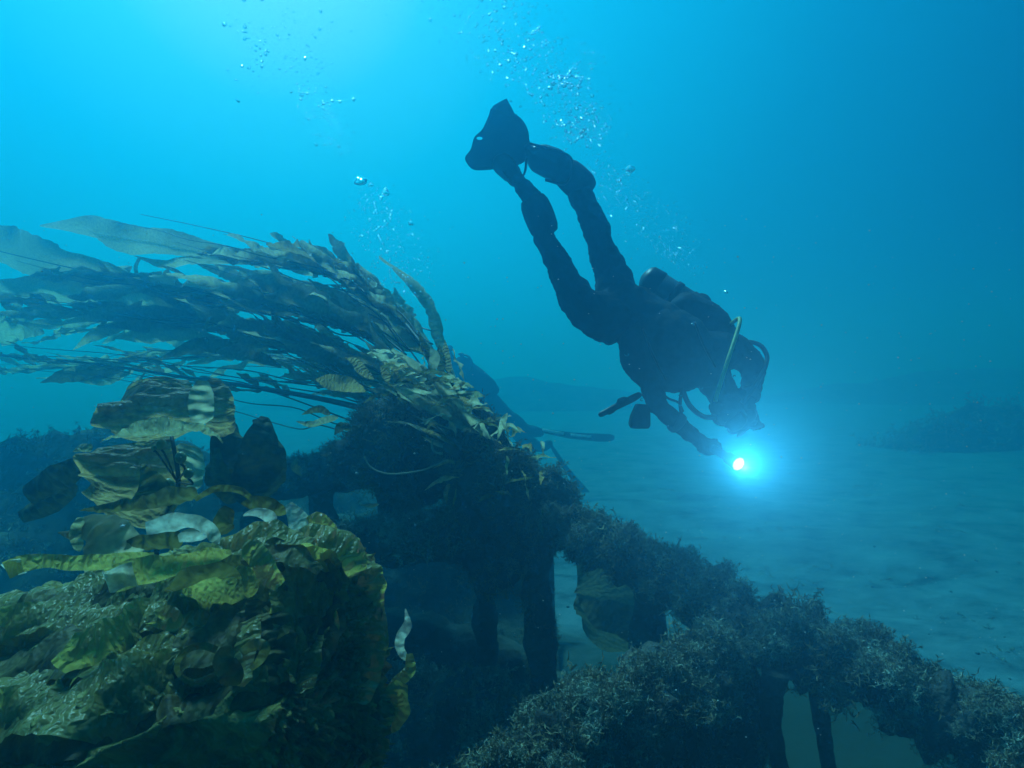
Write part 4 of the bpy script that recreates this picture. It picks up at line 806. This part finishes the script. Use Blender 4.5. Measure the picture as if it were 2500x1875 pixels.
def fin2(a, b, w, dt, stripe):
    pa, pb = G1(*a), G1(*b); ax = unit(pb - pa); L = np.linalg.norm(pb - pa); vw = unit(pa - CO); sd3 = unit(np.cross(ax, vw)); nn = np.cross(sd3, ax)
    prof = [(0, .35), (.15, .6), (.45, .8), (.8, 1), (.95, .9), (1, .5)]; V = []; Fc = []
    for t, k in prof:
        c = pa + ax * L * t - sd3 * .04 * math.sin(t * 3)
        for s_, z in ((-1, .012), (1, .012), (1, -.012), (-1, -.012)): V.append(c + sd3 * s_ * w * k + nn * z)
    for i in range(len(prof) - 1):
        for q in range(4): Fc.append((i * 4 + q, i * 4 + (q + 1) % 4, (i + 1) * 4 + (q + 1) % 4, (i + 1) * 4 + q))
    Fc += [(3, 2, 1, 0), tuple(range(len(V) - 4, len(V)))]
    f = obj('fin', V, Fc, M['rubber'], d2, smooth=False)
    for t0, t1, k in stripe:
        V = []
        for t in np.linspace(t0, t1, 8):
            c = pa + ax * L * t - sd3 * .04 * math.sin(t * 3) - vw * .02
            for s_ in (-1, 1): V.append(c + sd3 * (s_ * k + .25) * w * .8)
        for v in list(V): V.append(v + vw * .004)
        Fs = [(2 * i, 2 * i + 1, 2 * i + 3, 2 * i + 2) for i in range(7)] + [(16 + 2 * i + 2, 16 + 2 * i + 3, 16 + 2 * i + 1, 16 + 2 * i) for i in range(7)] + [(2 * i, 2 * i + 2, 16 + 2 * i + 2, 16 + 2 * i) for i in range(7)] + [(2 * i + 1, 16 + 2 * i + 1, 16 + 2 * i + 3, 2 * i + 3) for i in range(7)] + [(0, 16, 17, 1), (14, 15, 31, 30)]
        obj('fin_panel', V, Fs, M['white'], f)
    return f
fin2((1010, 985, D2), (1660, 1055, 8.1), .055, 0, [(.1, .38, .45), (.46, .72, .4)])
fin2((1130, 1090, 8.5), (1460, 1525, 8.3), .045, 0, [])

# ------------------------------------------------------------------ bubbles
bm_mat, t, o = newmat('bubble_film')
g = N(t, 'ShaderNodeBsdfGlass'); g.inputs['IOR'].default_value = .765; g.inputs['Roughness'].default_value = .03; t.links.new(g.outputs[0], o.inputs['Surface'])
BM = []
for s in range(5):
    v, f = ico(3); h = np.array([mnoise.noise(Vector(q * 1.3 + s * 9)) for q in v]); vv = v * (1 + .45 * h[:, None]) * np.array([1, 1, .62 + .08 * s])
    me = bpy.data.meshes.new('bubble'); me.from_pydata(vv.tolist(), [], [tuple(q) for q in f]); me.polygons.foreach_set('use_smooth', [True] * len(f)); me.materials.append(bm_mat); BM.append(me)
BUB = []
def stream(path, n, rmin, rmax, label, group, pw=1.7):
    p = np.array(path, float)                       # x, y, depth, spread px
    for i in range(n):
        t = rng.random() * (len(p) - 1); j = int(t); q = p[j] * (1 - t + j) + p[j + 1] * (t - j)
        x, y = q[0] + rng.normal(0, q[3]), q[1] + rng.normal(0, q[3] * .6)
        r = rmin + (rmax - rmin) * rng.random() ** pw
        BUB.append((r, P(x, y, q[2] + rng.normal(0, .12)), label, group))
L1 = ('small air bubble in the wide plume rising past the diver', 'bubbles in the plume past the diver')
L2 = ('air bubble in the loose stream at the upper left', 'bubbles at the upper left')
L3 = ('tiny air bubble in the cloud above the swept kelp', 'bubbles in the cloud above the kelp')
stream([(1150, -40, 3.0, 110), (1230, 70, 3.0, 85), (1330, 170, 3.0, 60), (1400, 270, 3.05, 42), (1440, 350, 3.1, 40)], 1000, .0026, .007, *L1)
stream([(1390, 190, 3.0, 22), (1400, 215, 3.0, 22)], 46, .003, .011, *L1)
stream([(1470, 400, 3.1, 34), (1540, 480, 3.1, 36), (1600, 560, 3.1, 42), (1690, 650, 3.1, 30)], 440, .0022, .0058, *L1)
stream([(690, -20, 2.8, 55), (740, 130, 2.8, 55), (780, 250, 2.8, 40), (830, 370, 2.8, 30)], 200, .0024, .0068, *L2)
stream([(570, 50, 2.7, 14), (600, 90, 2.7, 16), (650, 120, 2.7, 14), (620, 170, 2.7, 20), (640, 250, 2.7, 30)], 44, .003, .008, *L2)
stream([(900, 480, 3.0, 30), (930, 540, 3.0, 40), (980, 650, 3.0, 55), (960, 720, 3.0, 60)], 520, .002, .0055, *L3)
for x, y, r in [(880, 442, .026), (905, 452, .012), (942, 470, .019), (930, 484, .008), (1004, 545, .015), (1540, 412, .016), (1510, 440, .011), (1370, 188, .016), (1420, 320, .013), (1772, 713, .010)]:
    BUB.append((r, P(x, y, 3.0), *(L3 if x < 1100 else L1)))
BUB.sort(key=lambda q: -q[0])
for r, c, lab, gr in BUB[:290]:
    o = bpy.data.objects.new('bubble', BM[int(rng.integers(5))]); COL.objects.link(o); o.location = Vector(c); s = r * rng.uniform(.85, 1.15)
    o.scale = (s * rng.uniform(.8, 1.2), s, s * rng.uniform(.8, 1.3)); o.rotation_euler = (rng.normal(0, .3), rng.normal(0, .4), rng.uniform(0, 6)); tag(o, lab, 'bubble', gr)
def cloud(name, items, mat, label, cat, sub=1):
    v, f = ico(sub); n = len(items); r = np.array([q[0] for q in items]); c = np.array([q[1] for q in items])
    V = v[None] * r[:, None, None] * np.array([1, 1, .75]) + c[:, None]; Fk = f[None] + (np.arange(n) * len(v))[:, None, None]
    o = obj(name, V.reshape(-1, 3), Fk.reshape(-1, 3), mat); tag(o, label, cat, kind='stuff')
cloud('fine_bubbles', BUB[290:], bm_mat, 'finest bubbles scattered through the rising plumes', 'bubbles', 2)
snow = []
for i in range(1100):
    d = rng.uniform(.9, 5.5); snow.append((rng.uniform(.0006, .0017) * d ** .6, P(rng.uniform(0, 2500), rng.uniform(500, 1800), d)))
for x, y, d in [(300, 1285, 1.0), (870, 1155, 1.6), (1708, 1112, 2.4), (1012, 1107, 1.9), (1250, 1150, 2.2)]: snow.append((.004, P(x, y, d)))
cloud('drifting_specks', snow, plain('speck', (.7, .7, .65), .8, .2), 'pale specks drifting in the water', 'particles')

# ------------------------------------------------------------------ reefs further off
def reef(name, c, sx, sy, h, label, seed, n=60, turfn=0, ts=.15, mat='rock'):
    V = []
    for j in range(n):
        for i in range(n):
            u, v = -1 + 2 * i / (n - 1), -1 + 2 * j / (n - 1); e = max(0, 1 - u * u - v * v)
            z = h * e ** .8 * (1 + .38 * mnoise.fractal(Vector((u * 2.2 + seed, v * 2.2, seed)), .9, 2.1, 5)) - .15
            V.append((c[0] + u * sx, c[1] + v * sy, z))
    Fc = [(j * n + i, j * n + i + 1, (j + 1) * n + i + 1, (j + 1) * n + i) for j in range(n - 1) for i in range(n - 1)]
    o = obj(name, V, Fc, M[mat], origin=(c[0], c[1], 0)); tag(o, label, 'reef')
    if turfn: turf('algae_turf', o, turfn, ts, None, M['turf'], parent=o, minz=.05)
    return o
reef('reef', (-3.6, 4.8), 2.4, 1.7, 1.2, 'rough algae covered reef behind the brown kelp at the left edge', 2, turfn=1500, ts=.1)
reef('reef', (-1.6, 5.6), 1.7, 1.0, .75, 'low dim reef showing under the swept kelp', 5, turfn=600, ts=.09)
reef('reef', (-1.5, 22), 9, 1.6, 1.1, 'faint reef ridge in the blue behind the swimming diver', 9)
reef('reef', (22, 25), 13, 1.5, 1.3, 'hazy kelp covered reef far off at the right', 14, turfn=260, ts=.3)
reef('reef', (10.6, 12.6), 2.8, .8, .95, 'faint weedy rise at the right edge beyond the open sand', 21, turfn=260, ts=.28)

# ------------------------------------------------------------------ scraps on the sand
SEA = bpy.data.objects['seabed']
def ground(x, y):
    h = bvs.ray_cast(Vector((x, y, 3)), Vector((0, 0, -1)), 6); return h[0].z if h[0] is not None else 0
bvs = BVHTree.FromPolygons([v.co.copy() for v in SEA.data.vertices], [tuple(p.vertices) for p in SEA.data.polygons])
items = []
for i in range(150):
    y = 2.4 + 10 * rng.random() ** 1.5; x = rng.uniform(-.1, .95) * y; items.append((rng.uniform(.004, .018), np.array([x, y, ground(x, y) + .003])))
cloud('shell_scraps', items, plain('shell_scrap', (.16, .16, .15), .9, .1, nscale=3, namt=.7), 'shell bits and small stones lying on the sand at the right', 'debris', 1)
Vs, Fs, o0 = [], [], 0
for c in range(46):
    y = 3.0 + 9 * rng.random() ** 1.3; x = rng.uniform(.25, .95) * y
    for q in range(int(rng.integers(3, 12))):
        tv, tf = TUFTS[int(rng.integers(len(TUFTS)))]; xx, yy = x + rng.normal(0, .16), y + rng.normal(0, .07); a = rng.uniform(0, 6.28); sz = rng.uniform(.03, .085)
        Rm = np.array([[math.cos(a), math.sin(a), 0], [-math.sin(a), math.cos(a), 0], [-.5, 0, .7]]); V = tv @ Rm * sz + np.array([xx, yy, ground(xx, yy) - .004]); Vs.append(V); Fs.append(tf + o0); o0 += len(V)
tag(obj('seabed_weed', np.vstack(Vs), np.vstack(Fs), M['turf'], smooth=False), 'low dark weed scraps dotting the open sand at the right', 'weed', kind='stuff')
